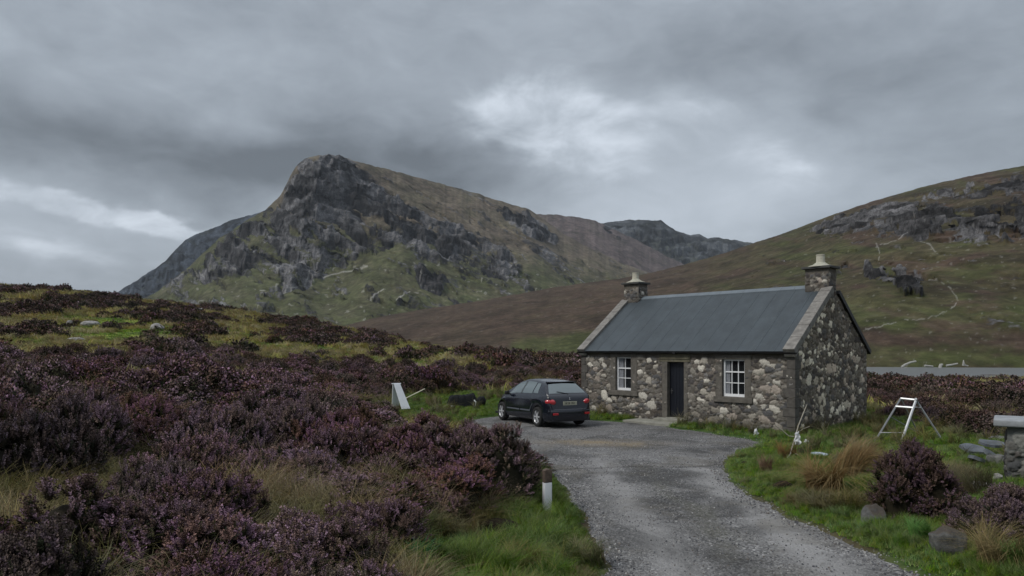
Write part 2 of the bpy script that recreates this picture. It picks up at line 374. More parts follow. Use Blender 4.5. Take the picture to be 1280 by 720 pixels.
def build_drive():
    P = np.array(DRV); x0, y0 = -3.2, -8.0; xs = np.arange(x0, 11.0, .06); ys = np.concatenate([np.arange(-8, 3, .3), np.arange(3, 27.5, .06)])
    Y, X = np.meshgrid(ys, xs, indexing='ij'); dd = drive_sd(X, Y); Z = Gz(X, Y) - .012 - .07 * sstep(-.02, .12, dd)
    q = grid_quads(*X.shape); keep = (dd.ravel()[q] < .12).any(1) & (dd.ravel()[q] < .4).all(1); q = q[keep]
    used = np.unique(q); re = -np.ones(X.size, int); re[used] = np.arange(len(used)); q = re[q]
    V = np.stack([X.ravel(), Y.ravel(), Z.ravel()], 1)[used]; d = dd.ravel()[used]; x, y = V[:, 0], V[:, 1]
    # compacted wheel lines follow the left edge of the drive
    ex = np.interp(y, [-8, 7.7, 10.7, 14, 18, 27], [.92, .93, 1.0, .9, 1.2, 1.5])
    tr = np.exp(-((x - ex - .95) / .26) ** 2) + np.exp(-((x - ex - 2.75 - .06 * np.clip(y - 10, 0, 5)) / .3) ** 2)
    tr = tr * sstep(19, 13, y) * (1 + .5 * fbm(x, y, 3, 51)); edge = sstep(-.35, .0, d)
    tx, ty = flat(748, 554); tan = np.exp(-(((x - tx) / 1.35) ** 2 + ((y - ty) / .5) ** 2)) * (1 + .8 * fbm(x * 2, y * 2, 3, 53))
    a, b = flat(690, 586), flat(940, 578); t = np.clip((x - a[0]) / (b[0] - a[0]), 0, 1); sy = a[1] + (b[1] - a[1]) * t + .05 * gn(x * 1.2, y * 0, 54)
    seam = np.exp(-((y - sy) / .05) ** 2) * (x > a[0]) * (x < b[0]) * np.clip(.75 + gn(x * 2, y * 0, 55), 0, 1)
    V[:, 2] -= .03 * seam
    m = Mat('gravel', .92, .25)
    # stones of three sizes, each with its own grey
    v1 = m.vor(34, out='Color'); v2 = m.vor(62, out='Color'); vd = m.vor(34); vd2 = m.vor(62)
    g1_ = m.ramp(m.m_('MULTIPLY', v1, 1.0), [(.05, (.045, .044, .045)), (.45, (.145, .143, .143)), (.8, (.26, .257, .255)), (.97, (.55, .54, .52))])
    g2_ = m.ramp(m.m_('MULTIPLY', v2, 1.0), [(.1, (.06, .058, .058)), (.5, (.145, .142, .140)), (.9, (.31, .305, .30))])
    nn = m.noise(1.3, 6, .65); big = m.noise(.35, 4, .6)
    c = m.mix(m.ramp(nn, [(.42, 0), (.58, 1)]), g1_, g2_)
    c = m.mix(m.attr('track'), c, m.mix(.65, g2_, (.31, .305, .30)))
    c = m.mix(1.0, c, m.ramp(m.noise(.55, 6, .65, dist=.8), [(.38, .52), (.52, 1.0)]), 'MULTIPLY')
    c = m.mix(1.0, c, m.ramp(big, [(.3, .8), (.7, 1.22)]), 'MULTIPLY')
    c = m.mix(m.ramp(m.noise(.8, 5, .6, dist=.6), [(.52, 0), (.72, .55)]), c, (.105, .09, .062))
    c = m.mix(m.attr('mid'), c, m.mix(.5, g1_, (.075, .072, .042)))
    c = m.mix(m.m_('MULTIPLY', m.attr('tan'), .95, clamp=True), c, m.mix(.55, g2_, (.30, .22, .11)))
    c = m.mix(m.m_('MULTIPLY', m.attr('seam'), .85, clamp=True), c, (.035, .033, .03))
    c = m.mix(m.m_('MULTIPLY', m.attr('edge'), .4), c, g1_)
    m.col(c)
    h = m.m_('ADD', m.m_('MULTIPLY', vd, -1.0), m.m_('MULTIPLY', vd2, -.6)); m.bump(m.m_('ADD', h, m.m_('MULTIPLY', nn, .6)), .9, .02)
    me = np_mesh('gravel_drive', V, q, [m.m], dict(mid=np.clip(.75 * np.exp(-((x - ex - 1.9) / .3) ** 2) * sstep(16, 12, y) * (fbm(x * 1.3, y * .7, 4, 57) * 1.8 + .25), 0, .8), track=np.clip(tr * 1.25, 0, 1), tan=np.clip(tan, 0, 1), seam=seam, edge=edge))
    tag(obj('gravel_drive', me), 'grey gravel drive and turning area', None, None, 'structure')

def build_water():
    m = Mat('loch_water', .30, .5); m.col((.15, .158, .165)); m.b.inputs['IOR'].default_value = 1.33  # base grey lightened to stand in for reflected sky
    n = m.noise(1.2, 4, .6, m.mp((1, .5, 1))); m.bump(n, .9, .12)
    xs = np.linspace(20, 900, 60); ys = np.linspace(80, 420, 40); Y, X = np.meshgrid(ys, xs, indexing='ij')
    X = X * .3 + Y * .40 + X * .7 * (Y / 420)
    V = np.stack([X.ravel(), Y.ravel(), np.full(X.size, -1.87)], 1)
    tag(obj('water', np_mesh('water', V, grid_quads(*X.shape), [m.m])), 'grey strip of loch water', None, None, 'structure')

build_ground(); build_drive(); build_water()

# ------------------------------------------------------------------ mountains
def hill_mat(name, rock_lo, rock_hi, green, brown, pale=(.5, .49, .46), scree=(.13, .125, .125), sc=1.0, bumpd=2.0):
    m = Mat(name, .95, .12); rk = m.attr('rock'); tn = m.attr('tone'); pl = m.attr('pale')
    n1 = m.noise(.02 * sc, 8, .65); n2 = m.noise(.09 * sc, 8, .7); n3 = m.noise(.35 * sc, 6, .7)
    geo = m.t.nodes.new('ShaderNodeNewGeometry'); sp = m.t.nodes.new('ShaderNodeSeparateXYZ'); m.L(geo.outputs['Normal'], sp.inputs[0])
    veg = m.mix(m.m_('ADD', tn, m.m_('MULTIPLY', m.m_('SUBTRACT', n1, .5), 1.1), clamp=True), green, brown)
    veg = m.mix(1.0, veg, m.ramp(n2, [(.3, .45), (.5, .95), (.7, 1.6)]), 'MULTIPLY')
    veg = m.mix(1.0, veg, m.ramp(m.noise(.014 * sc, 6, .6, m.mp((1, .5, 1.4)), 1.2), [(.35, .62), (.5, 1.0), (.65, 1.35)]), 'MULTIPLY')
    veg = m.mix(m.ramp(m.m_('ADD', m.m_('MULTIPLY', n2, .6), m.m_('MULTIPLY', n3, .5)), [(.64, 0), (.72, .5)]), veg, scree)
    # patches of rock growing along the mapped crags, ragged at their edges
    st = m.noise(.11 * sc, 8, .72, m.mp((.75, 1, 1.15), (0, .45, 0)))
    rkf = m.ramp(m.m_('ADD', rk, m.m_('MULTIPLY', m.m_('SUBTRACT', st, .5), .9)), [(.42, 0), (.55, 1)])
    cr = m.vor(.06 * sc, 'DISTANCE_TO_EDGE', m.mix(.5, m.mp((1, 1, 1)), m.noise(.05, 4)), 'Distance')
    rc = m.ramp(m.m_('ADD', m.m_('MULTIPLY', st, .6), m.m_('MULTIPLY', n3, .4)), [(.35, rock_lo), (.5, tuple((a + b) * .42 for a, b in zip(rock_lo, rock_hi))), (.68, rock_hi)])
    fis = m.ramp(m.vor(.055 * sc, 'DISTANCE_TO_EDGE', m.mix(.92, m.mp((.7, 1, 1.1), (0, .5, 0)), m.noise(.06 * sc, 5)), 'Distance'), [(.0, .35), (.10, 1)])
    rc = m.mix(1.0, rc, fis, 'MULTIPLY')
    rc = m.mix(1.0, rc, m.ramp(m.noise(.013 * sc, 6, .62, m.mp((.8, 1, 1.2), (0, .5, 0)), .8), [(.42, .22), (.50, .7), (.60, 1.3)]), 'MULTIPLY')
    c = m.mix(rkf, veg, rc)
    c = m.mix(m.m_('MULTIPLY', pl, m.ramp(n3, [(.35, .4), (.5, 1)]), clamp=True), c, pale)
    m.col(c); m.bump(m.m_('ADD', m.m_('MULTIPLY', n2, .6), m.m_('MULTIPLY', n3, .5)), .9, bumpd)
    return m.m

def build_range(name, label, crest, dist_crest, dist_base, ncol, nrow, mat, rockf, tonef, palef=None, amp=30, zb=-5, pw=1.25,
                smooth_amp=6, wl=120, seed=0, diag=.6, back=500, pxr=None, crestn=1.0, lift=None):
    cx = np.array([c[0] for c in crest], float); cy = np.array([c[1] for c in crest], float)
    pxr = pxr or (cx[0], cx[-1]); px = np.linspace(pxr[0], pxr[1], ncol); cyi = np.interp(px, cx, cy)
    k = np.exp(-np.linspace(-2, 2, 7) ** 2); k /= k.sum(); cyi = np.convolve(np.pad(cyi, 3, 'edge'), k, 'valid')
    Dc = np.interp(px, *zip(*dist_crest)); Db = np.interp(px, *zip(*dist_base))
    zc = CZ + (HY - cyi) / F * Dc
    zc = zc + crestn * Dc / F * (1.7 * fbm(px / 20, px * 0, 6, seed + 3, .6))
    t = np.concatenate([np.linspace(0, 1, nrow), 1 + np.linspace(0, 1, 24)[1:] ** 1.3]); T, PX = np.meshgrid(t, px, indexing='ij')
    tf = np.clip(T, 0, 1); tb = np.clip(T - 1, 0, 1)
    prof = tf ** pw
    if lift is not None: prof = lift(PX, tf, prof)
    Yd = Db + (Dc - Db) * tf + back * tb; Z = zb + (zc - zb) * prof * (1 - tb ** 1.4 * .9); X = (PX - 640) / F * Yd
    PY = HY - F * (Z - CZ) / Yd
    rock = np.clip(rockf(PX, PY, tf), 0, 1); back_ = 1 - np.clip(tb * 3, 0, 1)
    fade = sstep(0, .08, tf) * (1 - .75 * sstep(.93, 1.0, tf))
    a = X / wl; b = Z / wl
    wa = .7 * fbm(a * .8, b * .8, 3, seed + 40); wb = .7 * fbm(a * .8 + 9, b * .8, 3, seed + 41)
    ca, sa = math.cos(diag), math.sin(diag); a2 = (a * ca + b * sa) + wa * .6; b2 = (-a * sa + b * ca) + wb * .6
    rg = rdg(a2 * 1.5, b2 * .75, 7, seed) ; rg2 = rdg(a2 * .6 + 4, b2 * .9, 6, seed + 60)
    led = np.abs(((b2 * 3.1 + .9 * fbm(a2 * 1.3, b2, 4, seed + 70)) % 1) - .5) * 2
    rg3 = rdg(a2 * 4.2 + b2 * 1.5, b2 * 3.4, 5, seed + 65, .62); relief = (rg - .45) * .75 + (rg2 - .45) * .75 + (rg3 - .45) * .42 + (led ** 2 - .33) * .26 + .30 * fbm(a2 * 8, b2 * 10, 5, seed + 80, .65)
    soft = fbm(a * .9 + 2, b * .5, 5, seed + 90) + .35 * rdg(a2 * 2.2, b2 * .5, 4, seed + 91)
    rw = sstep(.42, .95, rock) * fade
    d = (amp * (.42 * rw * (rg - .5) + .38 * rw * (rg2 - .5) + .16 * rw * (rg3 - .45)) + smooth_amp * soft * fade) * (tb <= 0)
    Yd2 = Yd - d * 1.2; Z2 = Z + smooth_amp * .4 * soft * fade * (1 - .8 * sstep(.8, 1, tf))
    # bedding: the face rises in ledges and short walls, tilted and offset by joints
    jn = np.floor((X + Z * .35 + wl * .5 * wa) / (wl * .33)); off = _h(jn.astype(np.int64), jn.astype(np.int64) * 0, seed + 7)
    top_ = 1 - sstep(.92, 1.0, tf)
    ledge = np.zeros(Z.shape)
    for Hs, tl, w_, jo in ((wl * .32, .50, 1.0, .12), (wl * .115, .42, .95, .3), (wl * .04, .36, .8, .3)):
        q_ = (Z2 + tl * diag * X * (1 if diag > 0 else 1) + wl * .22 * wb) / Hs + off * jo + .25 * fbm(a * 5, b * 5, 3, seed + 99)
        fr = q_ - np.floor(q_); tr_ = np.floor(q_) + sstep(.0, .42, fr) * .82 + fr * .18
        if Hs > wl * .05: ledge = np.maximum(ledge, sstep(.55, .9, fr) * sstep(-.2, .5, wa + .4))
        Z2 = Z2 + (tr_ - q_ - .238) * Hs * w_ * rw * top_
    Z2 = Z2 + rw * top_ * wl * .030 * fbm(a * 11, b * 11, 4, seed + 98, .65)
    V = np.stack([(X * Yd2 / Yd).ravel(), Yd2.ravel(), Z2.ravel()], 1)
    tone = np.clip(tonef(PX, PY, tf), 0, 1); pale = palef(PX, PY, tf) if palef else np.zeros_like(tone)
    me = np_mesh(name, V, grid_quads(*X.shape), [mat], dict(rock=(rock * .75 * (1 - .28 * ledge) + .12 * (rg + rg2 - .9) * rock).ravel(), tone=tone.ravel(), pale=pale.ravel()))
    return tag(obj(name, me), label, None, None, 'structure')

def pd(poly, x, y): return sdf(poly, x, y)
MR = [(170, 366), (196, 340), (240, 335), (275, 300), (300, 280), (335, 262), (350, 245), (366, 214), (385, 192), (425, 190), (450, 205), (474, 228), (505, 250), (545, 270), (585, 285), (625, 300), (655, 333),
      (650, 347), (610, 345), (560, 338), (525, 322), (500, 312), (470, 318), (440, 325), (415, 340), (380, 362), (345, 372), (330, 362), (350, 345), (330, 335), (290, 345), (250, 352)]
MR2 = [(620, 262), (655, 265), (680, 280), (702, 300), (690, 308), (660, 296), (635, 280)]
MR3 = [(515, 338), (545, 336), (560, 352), (550, 370), (528, 362)]
GULLY = [(395, 330), (425, 300), (470, 285), (520, 280), (540, 290), (500, 302), (450, 318), (420, 345)]
def rock_main(px, py, t):
    w = 9 * fbm(px / 26, py / 20, 4, 101); s1 = pd(MR, px + w, py + w)
    d = sstep(9, -9, s1)
    d = np.maximum(d, sstep(4, -4, pd(MR2, px + w * .6, py))); d = np.maximum(d, sstep(4, -4, pd(MR3, px + w * .6, py)))
    st = fbm((px + py * 1.4) / 60, (py - px * .55) / 13, 5, 111)
    d = d * (1 - .85 * sstep(.18, .4, st) * sstep(0, -18, s1) * (py > 262))
    low = sstep(.12, .36, st + .12 * (px < 330)) * sstep(262, 315, py) * .69 * (px < 660); sh = sstep(.02, .36, fbm((px - py * .9) / 46, (py + px * -.62) / 9, 5, 115)) * .66 * (px > 470); low = np.maximum(low, sh)
    return np.maximum(d, low)
def tone_main(px, py, t):
    up_ = sstep(330, 285, py + (px - 560) * -.18 + 8 * fbm(px / 40, py / 30, 3, 121)); return .12 + .75 * up_ + .25 * fbm(px / 30, py / 12, 4, 122)
def pale_main(px, py, t):
    d = np.abs(py - np.interp(px, [330, 365, 410, 460], [362, 356, 346, 333]) - 1.5 * gn(px / 12, px * 0, 5)); a = sstep(1.2, .3, d) * (px > 325) * (px < 460)
    d = np.minimum(np.abs(py - (376 - (px - 498) * .6)) + 9 * ((px < 495) | (px > 513)), np.abs(py - (376 - (px - 462) * .62)) + 9 * ((px < 460) | (px > 480)))
    return np.clip(a * .4 + .45 * sstep(1.3, .3, d) + .28 * sstep(.62, .75, fbm(px / 9, py / 6, 3, 131)) * (py > 330), 0, 1)
def mount_lift(px, t, p):
    c = np.exp(-((px - 405) / 60) ** 2)     # the summit buttress stands nearly vertical
    return p * (1 - c) + c * (t ** 1.15 * .55 + .45 * sstep(.55, .98, t))
mm = hill_mat('mountain_rock_and_grass', (.014, .016, .020), (.25, .245, .25), (.066, .072, .034), (.120, .098, .074), scree=(.16, .15, .145))
build_range('mountain', 'craggy mountain with a steep rocky summit', [(60, 425), (110, 405), (150, 388), (200, 362), (240, 330), (275, 297), (310, 275), (333, 262), (342, 252), (350, 245), (358, 230), (364, 217), (372, 205), (380, 199), (392, 195), (410, 193), (428, 196), (450, 203), (480, 210), (520, 221), (560, 232), (600, 243), (640, 256), (662, 262), (680, 274), (700, 290), (730, 306), (780, 330), (860, 360), (950, 385), (1000, 400)],
    [(60, 1500), (400, 1500), (660, 2000), (1000, 2300)], [(60, 950), (400, 850), (1000, 1100)], 1150, 520, mm, rock_main, tone_main, pale_main,
    amp=50, smooth_amp=12, wl=150, seed=3, diag=.85, lift=mount_lift, pw=1.15, back=700)
m2 = hill_mat('scree_slope', (.03, .032, .038), (.20, .19, .20), (.062, .072, .035), (.105, .085, .082), scree=(.15, .135, .14))
build_range('ridge', 'purple scree slope running behind the mountain', [(560, 300), (620, 275), (660, 268), (690, 268), (720, 271), (745, 276), (760, 284), (790, 297), (830, 318), (880, 345), (960, 372), (1040, 395)],
    [(560, 2300), (1040, 2700)], [(560, 1250), (1040, 1500)], 520, 240, m2, lambda px, py, t: .35 * sstep(.2, .5, fbm((px + py * 1.2) / 40, (py - px * .6) / 9, 4, 201)) + .6 * sstep(.85, .97, t) * sstep(-.2, .3, gn(px / 15, py / 15, 9)),
    lambda px, py, t: .15 + .85 * sstep(345, 300, py - (px - 700) * .25) + .2 * fbm((px + py) / 30, (py - px * .6) / 10, 4, 202), amp=22, smooth_amp=8, wl=170, seed=23, diag=-.5, back=700)
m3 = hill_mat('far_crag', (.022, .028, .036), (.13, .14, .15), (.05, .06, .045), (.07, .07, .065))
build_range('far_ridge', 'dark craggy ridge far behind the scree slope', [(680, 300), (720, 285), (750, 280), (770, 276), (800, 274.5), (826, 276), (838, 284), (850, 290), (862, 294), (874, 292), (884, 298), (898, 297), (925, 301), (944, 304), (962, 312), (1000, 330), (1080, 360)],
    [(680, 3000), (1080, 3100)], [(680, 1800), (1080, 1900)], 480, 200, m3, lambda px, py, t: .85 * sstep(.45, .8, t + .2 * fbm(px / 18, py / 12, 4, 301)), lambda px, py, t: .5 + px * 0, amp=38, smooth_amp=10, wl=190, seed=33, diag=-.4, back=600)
m4 = hill_mat('far_buttress_haze_tint', (.016, .022, .032), (.095, .115, .145), (.035, .045, .042), (.045, .052, .055))  # distance haze put into the colours: rock and turf tinted blue and dark
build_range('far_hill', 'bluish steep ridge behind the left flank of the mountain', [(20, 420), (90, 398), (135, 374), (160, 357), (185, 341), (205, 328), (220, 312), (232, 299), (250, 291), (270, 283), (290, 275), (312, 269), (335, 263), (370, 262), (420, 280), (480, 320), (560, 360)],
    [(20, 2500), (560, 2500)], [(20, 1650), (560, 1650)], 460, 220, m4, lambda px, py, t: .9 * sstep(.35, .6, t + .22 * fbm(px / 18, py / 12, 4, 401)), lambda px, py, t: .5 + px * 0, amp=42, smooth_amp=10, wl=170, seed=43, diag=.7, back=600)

HR1 = [(1005, 292), (1030, 276), (1070, 262), (1120, 252), (1180, 256), (1240, 262), (1300, 255), (1420, 250), (1420, 300), (1290, 304), (1240, 304), (1200, 306), (1150, 303), (1120, 296), (1060, 294), (1030, 296)]
HR2 = [(1130, 250), (1170, 240), (1230, 231), (1300, 222), (1420, 210), (1420, 232), (1300, 240), (1230, 246), (1170, 252)]
HR3 = [(1078, 338), (1100, 332), (1150, 336), (1175, 342), (1168, 352), (1150, 356), (1150, 372), (1128, 370), (1112, 352), (1082, 350)]
HR4 = [(1195, 392), (1230, 385), (1275, 392), (1300, 410), (1260, 422), (1215, 408)]
HR5 = [(1038, 326), (1062, 326), (1066, 333), (1042, 336)]
HR6 = [(940, 340), (1000, 328), (1010, 338), (950, 352)]
def rock_hill(px, py, t):
    w = 6 * fbm(px / 22, py / 12, 4, 501); d = 0
    for p, s_ in ((HR1, 7), (HR2, 5), (HR3, 4), (HR4, 9), (HR5, 3)): d = np.maximum(d, sstep(s_, -s_, pd(p, px + w, py + w)) * (.62 if p is HR4 else 1))
    d = d * (1 - .8 * sstep(.25, .45, fbm(px / 40, py / 6, 4, 503)))
    d = np.maximum(d, .45 * sstep(8, -8, pd(HR6, px + w, py)))
    return np.maximum(d, .66 * sstep(.24, .48, fbm(px / 50, py / 10, 5, 505)) * (px > 940) * (.5 + .5 * sstep(400, 340, py)))
def tone_hill(px, py, t):
    b = sstep(960, 800, px + .5 * (py - 350)) ; g = 12 * fbm(px / 60, py / 20, 3, 511)
    base = .52 + .45 * sstep(.0, .5, fbm(px / 70, py / 16, 5, 512)) - .35 * sstep(0, .4, fbm(px / 80 + 4, py / 22, 4, 513))
    v = base * (1 - b) + b * .95
    v = np.where(py > 300, v - .25 * sstep(360, 400, py) * (1 - b), v + .15)
    v = v - 1.1 * sstep(8, -6, pd([(640, 432), (668, 421), (715, 416), (800, 418), (800, 450), (640, 450)], px, py + g * .3))
    v = v + .7 * np.exp(-((py - 425 + g * .4) / 9) ** 2) * (px > 1000)
    return v
STREAM = [[(1080, 413), (1105, 408), (1130, 402), (1160, 400), (1180, 392), (1198, 378)], [(1198, 378), (1190, 362), (1175, 350), (1155, 346)],
          [(1092, 302), (1100, 310), (1098, 325)], [(1095, 308), (1115, 302), (1138, 292)], [(1145, 300), (1165, 308), (1172, 320)], 
          ]
def pale_hill(px, py, t):
    o = np.zeros(px.shape); wx = 2.5 * gn(px / 9, py / 9, 521); wy = 1.5 * gn(px / 7, py / 7, 522)
    for s_ in STREAM:
        for (ax, ay), (bx, by) in zip(s_, s_[1:]):
            ex, ey = bx - ax, by - ay; k = np.clip(((px + wx - ax) * ex + (py + wy - ay) * ey) / (ex * ex + ey * ey), 0, 1)
            o = np.maximum(o, sstep(1.05, .3, np.hypot(px + wx - ax - k * ex, py + wy - ay - k * ey)))
    sp = sstep(.66, .78, fbm(px / 8, py / 4, 3, 523)) * (.3 + .5 * (px > 980))
    return np.clip(.30 * o * (gn(px / 5, py / 5, 525) > -.25) +   .20 * sp * sstep(230, 260, py), 0, 1)
m5 = hill_mat('hillside_rock_and_heath', (.009, .010, .012), (.22, .215, .22), (.052, .058, .022), (.062, .043, .031), sc=2.0, bumpd=.8)
def hill_lift(px, t, p): return p
build_range('hillside', 'broad hillside with rock bands above the loch', [(330, 428), (400, 414), (430, 407), (470, 397), (520, 388), (600, 376), (660, 365), (700, 358), (760, 350), (800, 344), (830, 337), (870, 327), (910, 315), (945, 303), (975, 293), (1000, 284), (1030, 272), (1060, 262), (1090, 252), (1120, 243), (1180, 227), (1240, 214), (1280, 207), (1350, 196), (1450, 186), (1600, 180), (1800, 190)],
    [(330, 900), (700, 820), (945, 700), (1280, 560), (1800, 560)], [(330, 330), (725, 270), (1085, 172), (1280, 165), (1800, 165)], 1350, 520, m5, rock_hill, tone_hill, pale_hill,
    amp=13, smooth_amp=3.4, wl=42, seed=53, diag=.15, zb=-3.2, pw=.92, back=400, crestn=.5, lift=hill_lift)
# ------------------------------------------------------------------ stone cottage
def quat_from_z(d):
    return Vector(d).to_track_quat('Z', 'Y').to_matrix()
PALE = [(.38, .35, .30), (.50, .47, .41), (.33, .285, .245), (.44, .415, .365), (.27, .245, .21)]
DARK = [(.095, .086, .076), (.128, .117, .103), (.08, .078, .079), (.155, .142, .124), (.118, .102, .088), (.185, .172, .150), (.138, .132, .126), (.068, .062, .060)]
def rubble(w, h, big, seed, cell=.02, topf=None, openings=(), pale_p=.10, plane=None, mort=(.115, .102, .086), dens=1.0):
    """a wall face in (s,z): every stone its own bulge and colour, lime mortar between"""
    rg = np.random.default_rng(seed); st = [(s, z, a * .76, b * .76, 1) for s, z, a, b in big]
    P = [list(t) for t in st]
    for rr, n in ((.135, int(w * h * 1.6 * dens)), (.10, int(w * h * 10 * dens)), (.072, int(w * h * 55)), (.05, int(w * h * 130)), (.034, int(w * h * 190))):
        for _ in range(n):
            s, z = rg.random() * w, rg.random() * h - .2; a = rr * (.8 + .5 * rg.random()) * 1.12; b = rr * (.65 + .35 * rg.random())
            Q = np.array(P) if P else None
            if Q is not None and (((Q[:, 0] - s) / (Q[:, 2] + a * .80)) ** 2 + ((Q[:, 1] - z) / (Q[:, 3] + b * .80)) ** 2 < 1).any(): continue
            P.append([s, z, a, b, 0])
    P = np.array(P)
    xs = set(np.round(np.arange(0, w + 1e-6, cell), 4)); zs = set(np.round(np.arange(-.35, h + 1e-6, cell), 4))
    for o in openings: xs |= {o[0], o[1]}; zs |= {o[2], o[3]}
    xs |= {w}; zs |= {h}
    xs = np.array(sorted(xs)); zs = np.array(sorted(zs)); S, Z = np.meshgrid(xs, zs)
    wob = .022 * gn(S * 11, Z * 14, seed) + .008 * gn(S * 34, Z * 34, seed + 5); wob2 = .020 * gn(S * 12, Z * 14, seed + 1) + .008 * gn(S * 34, Z * 34, seed + 6)
    best = np.full(S.size, 9.0); b2nd = np.full(S.size, 9.0); bid = np.zeros(S.size, int); sf = (S + wob).ravel(); zf = (Z + wob2).ravel()
    for i, (s, z, a, b, k) in enumerate(P):
        m = np.nonzero((np.abs(sf - s) < a * 1.9) & (np.abs(zf - z) < b * 1.9))[0]
        if not len(m): continue
        an = (_h(np.array([i]), np.array([seed]), 3)[0] - .5) * .7; dx, dz = sf[m] - s, zf[m] - z
        dx, dz = dx * math.cos(an) + dz * math.sin(an), -dx * math.sin(an) + dz * math.cos(an)
        p = 2.2 + 2.6 * _h(np.array([i]), np.array([seed]), 4)[0]; sk = (_h(np.array([i]), np.array([seed]), 5)[0] - .5) * 1.1; dx = dx + dz * sk; tp_ = 1 + (_h(np.array([i]), np.array([seed]), 6)[0] - .5) * .8 * dz / b; d = ((np.abs(dx) * tp_ / a) ** p + (np.abs(dz) / b) ** p) ** (1 / p)
        u = d < best[m]; b2nd[m] = np.where(u, best[m], np.minimum(b2nd[m], d)); best[m[u]] = d[u]; bid[m[u]] = i
    jt = (b2nd - best) / (b2nd + best); ins = (best < 1.22) & (jt > .055); best = np.maximum(best / 1.22, 1 - jt * 4.2); best = np.clip(best, 0, 1)
    colr = np.zeros((len(P), 3)); bulge = np.zeros(len(P))
    for i in range(len(P)):
        if P[i, 4] or (rg.random() < pale_p and P[i, 2] > .03): c = PALE[rg.integers(5)]; f = .85 + .3 * rg.random()
        else: c = DARK[rg.integers(8)]; f = .8 + .6 * rg.random()
        colr[i] = np.array(c) * f; bulge[i] = .5 + .8 * rg.random()
    hgt = np.where(ins, (1 - best ** 3) * .028 * bulge[bid], 0) + .006 * gn(S * 20, Z * 20, seed + 2).ravel() + .012 * gn(S * 1.3, Z * 1.3, seed + 3).ravel()
    mo = np.array(mort)[None] * (1 + .45 * fbm(S * 2, Z * 2, 5, seed + 4).ravel()[:, None])
    C = np.where(ins[:, None], colr[bid] * (1 + .30 * fbm(S * 16, Z * 16, 3, seed + 7).ravel()[:, None]), mo)
    foot_tone = .78 + .3 * sstep(.1, .9, Z.ravel() + .25 * fbm(S * .9, Z * .9, 3, seed + 8).ravel())  # colour gets darker towards the foot of each face
    C = np.clip(C * foot_tone[:, None], .01, .9)
    keep = np.ones((len(zs) - 1, len(xs) - 1), bool); cx = (xs[1:] + xs[:-1]) / 2; cz = (zs[1:] + zs[:-1]) / 2; CX, CZ_ = np.meshgrid(cx, cz)
    for o in openings: keep &= ~((CX > o[0]) & (CX < o[1]) & (CZ_ > o[2]) & (CZ_ < o[3]))
    if topf is not None:
        lim = topf(S); Z = np.minimum(Z, lim); keep &= (CZ_ < topf(CX) + cell)
    # keep the bulge off every outer edge and opening edge
    edge = np.minimum(S - 0, w - S)
    for o in openings: edge = np.minimum(edge, np.maximum(np.maximum(o[0] - S, S - o[1]), np.maximum(o[2] - Z, Z - o[3])))
    hgt = hgt * sstep(0, .03, edge.ravel())
    q = grid_quads(len(zs), len(xs))[keep.ravel()]
    return S.ravel(), Z.ravel(), hgt, q, C
def join_np(parts):
    Vs, Qs, Cs, o = [], [], [], 0
    for V, Q, C in parts: Vs.append(V); Qs.append(Q + o); Cs.append(C); o += len(V)
    return np.concatenate(Vs), np.concatenate(Qs), np.concatenate(Cs)
EAVE = 2.42; RIDGE = 4.42
stone_v = vcol_mat('rubble_stone', .93, .22, 45, .2)
dressed = simple('dressed_stone', (.125, .115, .10), .9, .35, 7, spec=.2, bump=.5)
quoin_m = simple('quoin_stone', (.095, .088, .080), .9, .35, 5, spec=.2, bump=.5)
coping_m = simple('coping_stone', (.20, .19, .175), .9, .4, 6, spec=.2, bump=.5)
black_m = simple('black_paint', (.012, .012, .013), .5, .2, 5)
white_m = simple('white_paint', (.78, .79, .80), .45, .06, 12)
def glass_mat(name, c=(.012, .014, .016), rough=.06):
    m = Mat(name, rough, .6); m.col(c); return m.m
pane_m = glass_mat('window_glass')
house = thing('stone_cottage', 'small single storey rubble stone cottage with a blue grey roof beside the gravel drive', 'cottage', (HB[0], HB[1], 0), HANG)
WIN = [(1.57, 2.24, 1.06, 2.24, 2), (5.76, 6.515, 1.04, 2.20, 3)]; DOOR = (3.74, 4.38, .25, 2.09)
SUR = [(1.34, 2.50), (5.54, 6.73)]
opn = [(a, b, z0, z1) for a, b, z0, z1, _ in WIN] + [DOOR]
opn = [(round(a, 3), round(b, 3), round(c, 3), round(d, 3)) for a, b, c, d in opn]
bigF = [(.45, 2.15, .16, .10), (.25, 2.2, .10, .08), (.9, 2.12, .12, .09), (.62, 1.78, .13, .10), (.28, 1.55, .1, .08), (1.05, .86, .19, .20), (1.48, .78, .12, .11), (1.25, .42, .18, .13), (.55, .36, .16, .09),
        (3.0, 2.13, .12, .11), (2.62, 1.72, .15, .1), (2.98, 1.45, .15, .14), (2.72, .92, .26, .14), (3.08, .62, .22, .18), (2.3, .55, .16, .09), (2.7, 1.22, .1, .08), (3.25, 1.9, .1, .09),
        (7.15, 2.12, .19, .11), (6.98, 1.82, .28, .10), (7.2, 1.36, .18, .13), (7.5, 1.32, .17, .16), (7.45, .74, .19, .14), (7.13, .42, .19, .13), (6.98, 1.1, .14, .11), (5.2, 1.5, .12, .08), (5.02, .88, .18, .07), (4.8, .42, .2, .1), (6.1, .44, .22, .11), (5.5, .6, .2, .1), (4.85, 2.1, .13, .09), (7.55, .2, .18, .14), (6.6, .28, .2, .12), (5.0, 1.9, .14, .13), (5.1, 1.15, .16, .12)]
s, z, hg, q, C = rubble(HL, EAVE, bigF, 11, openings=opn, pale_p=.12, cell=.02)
pF = (np.stack([s, -hg, z], 1), q, C)
topg = lambda y: RIDGE - np.abs(y - HW / 2) * (RIDGE - EAVE) / (HW / 2)
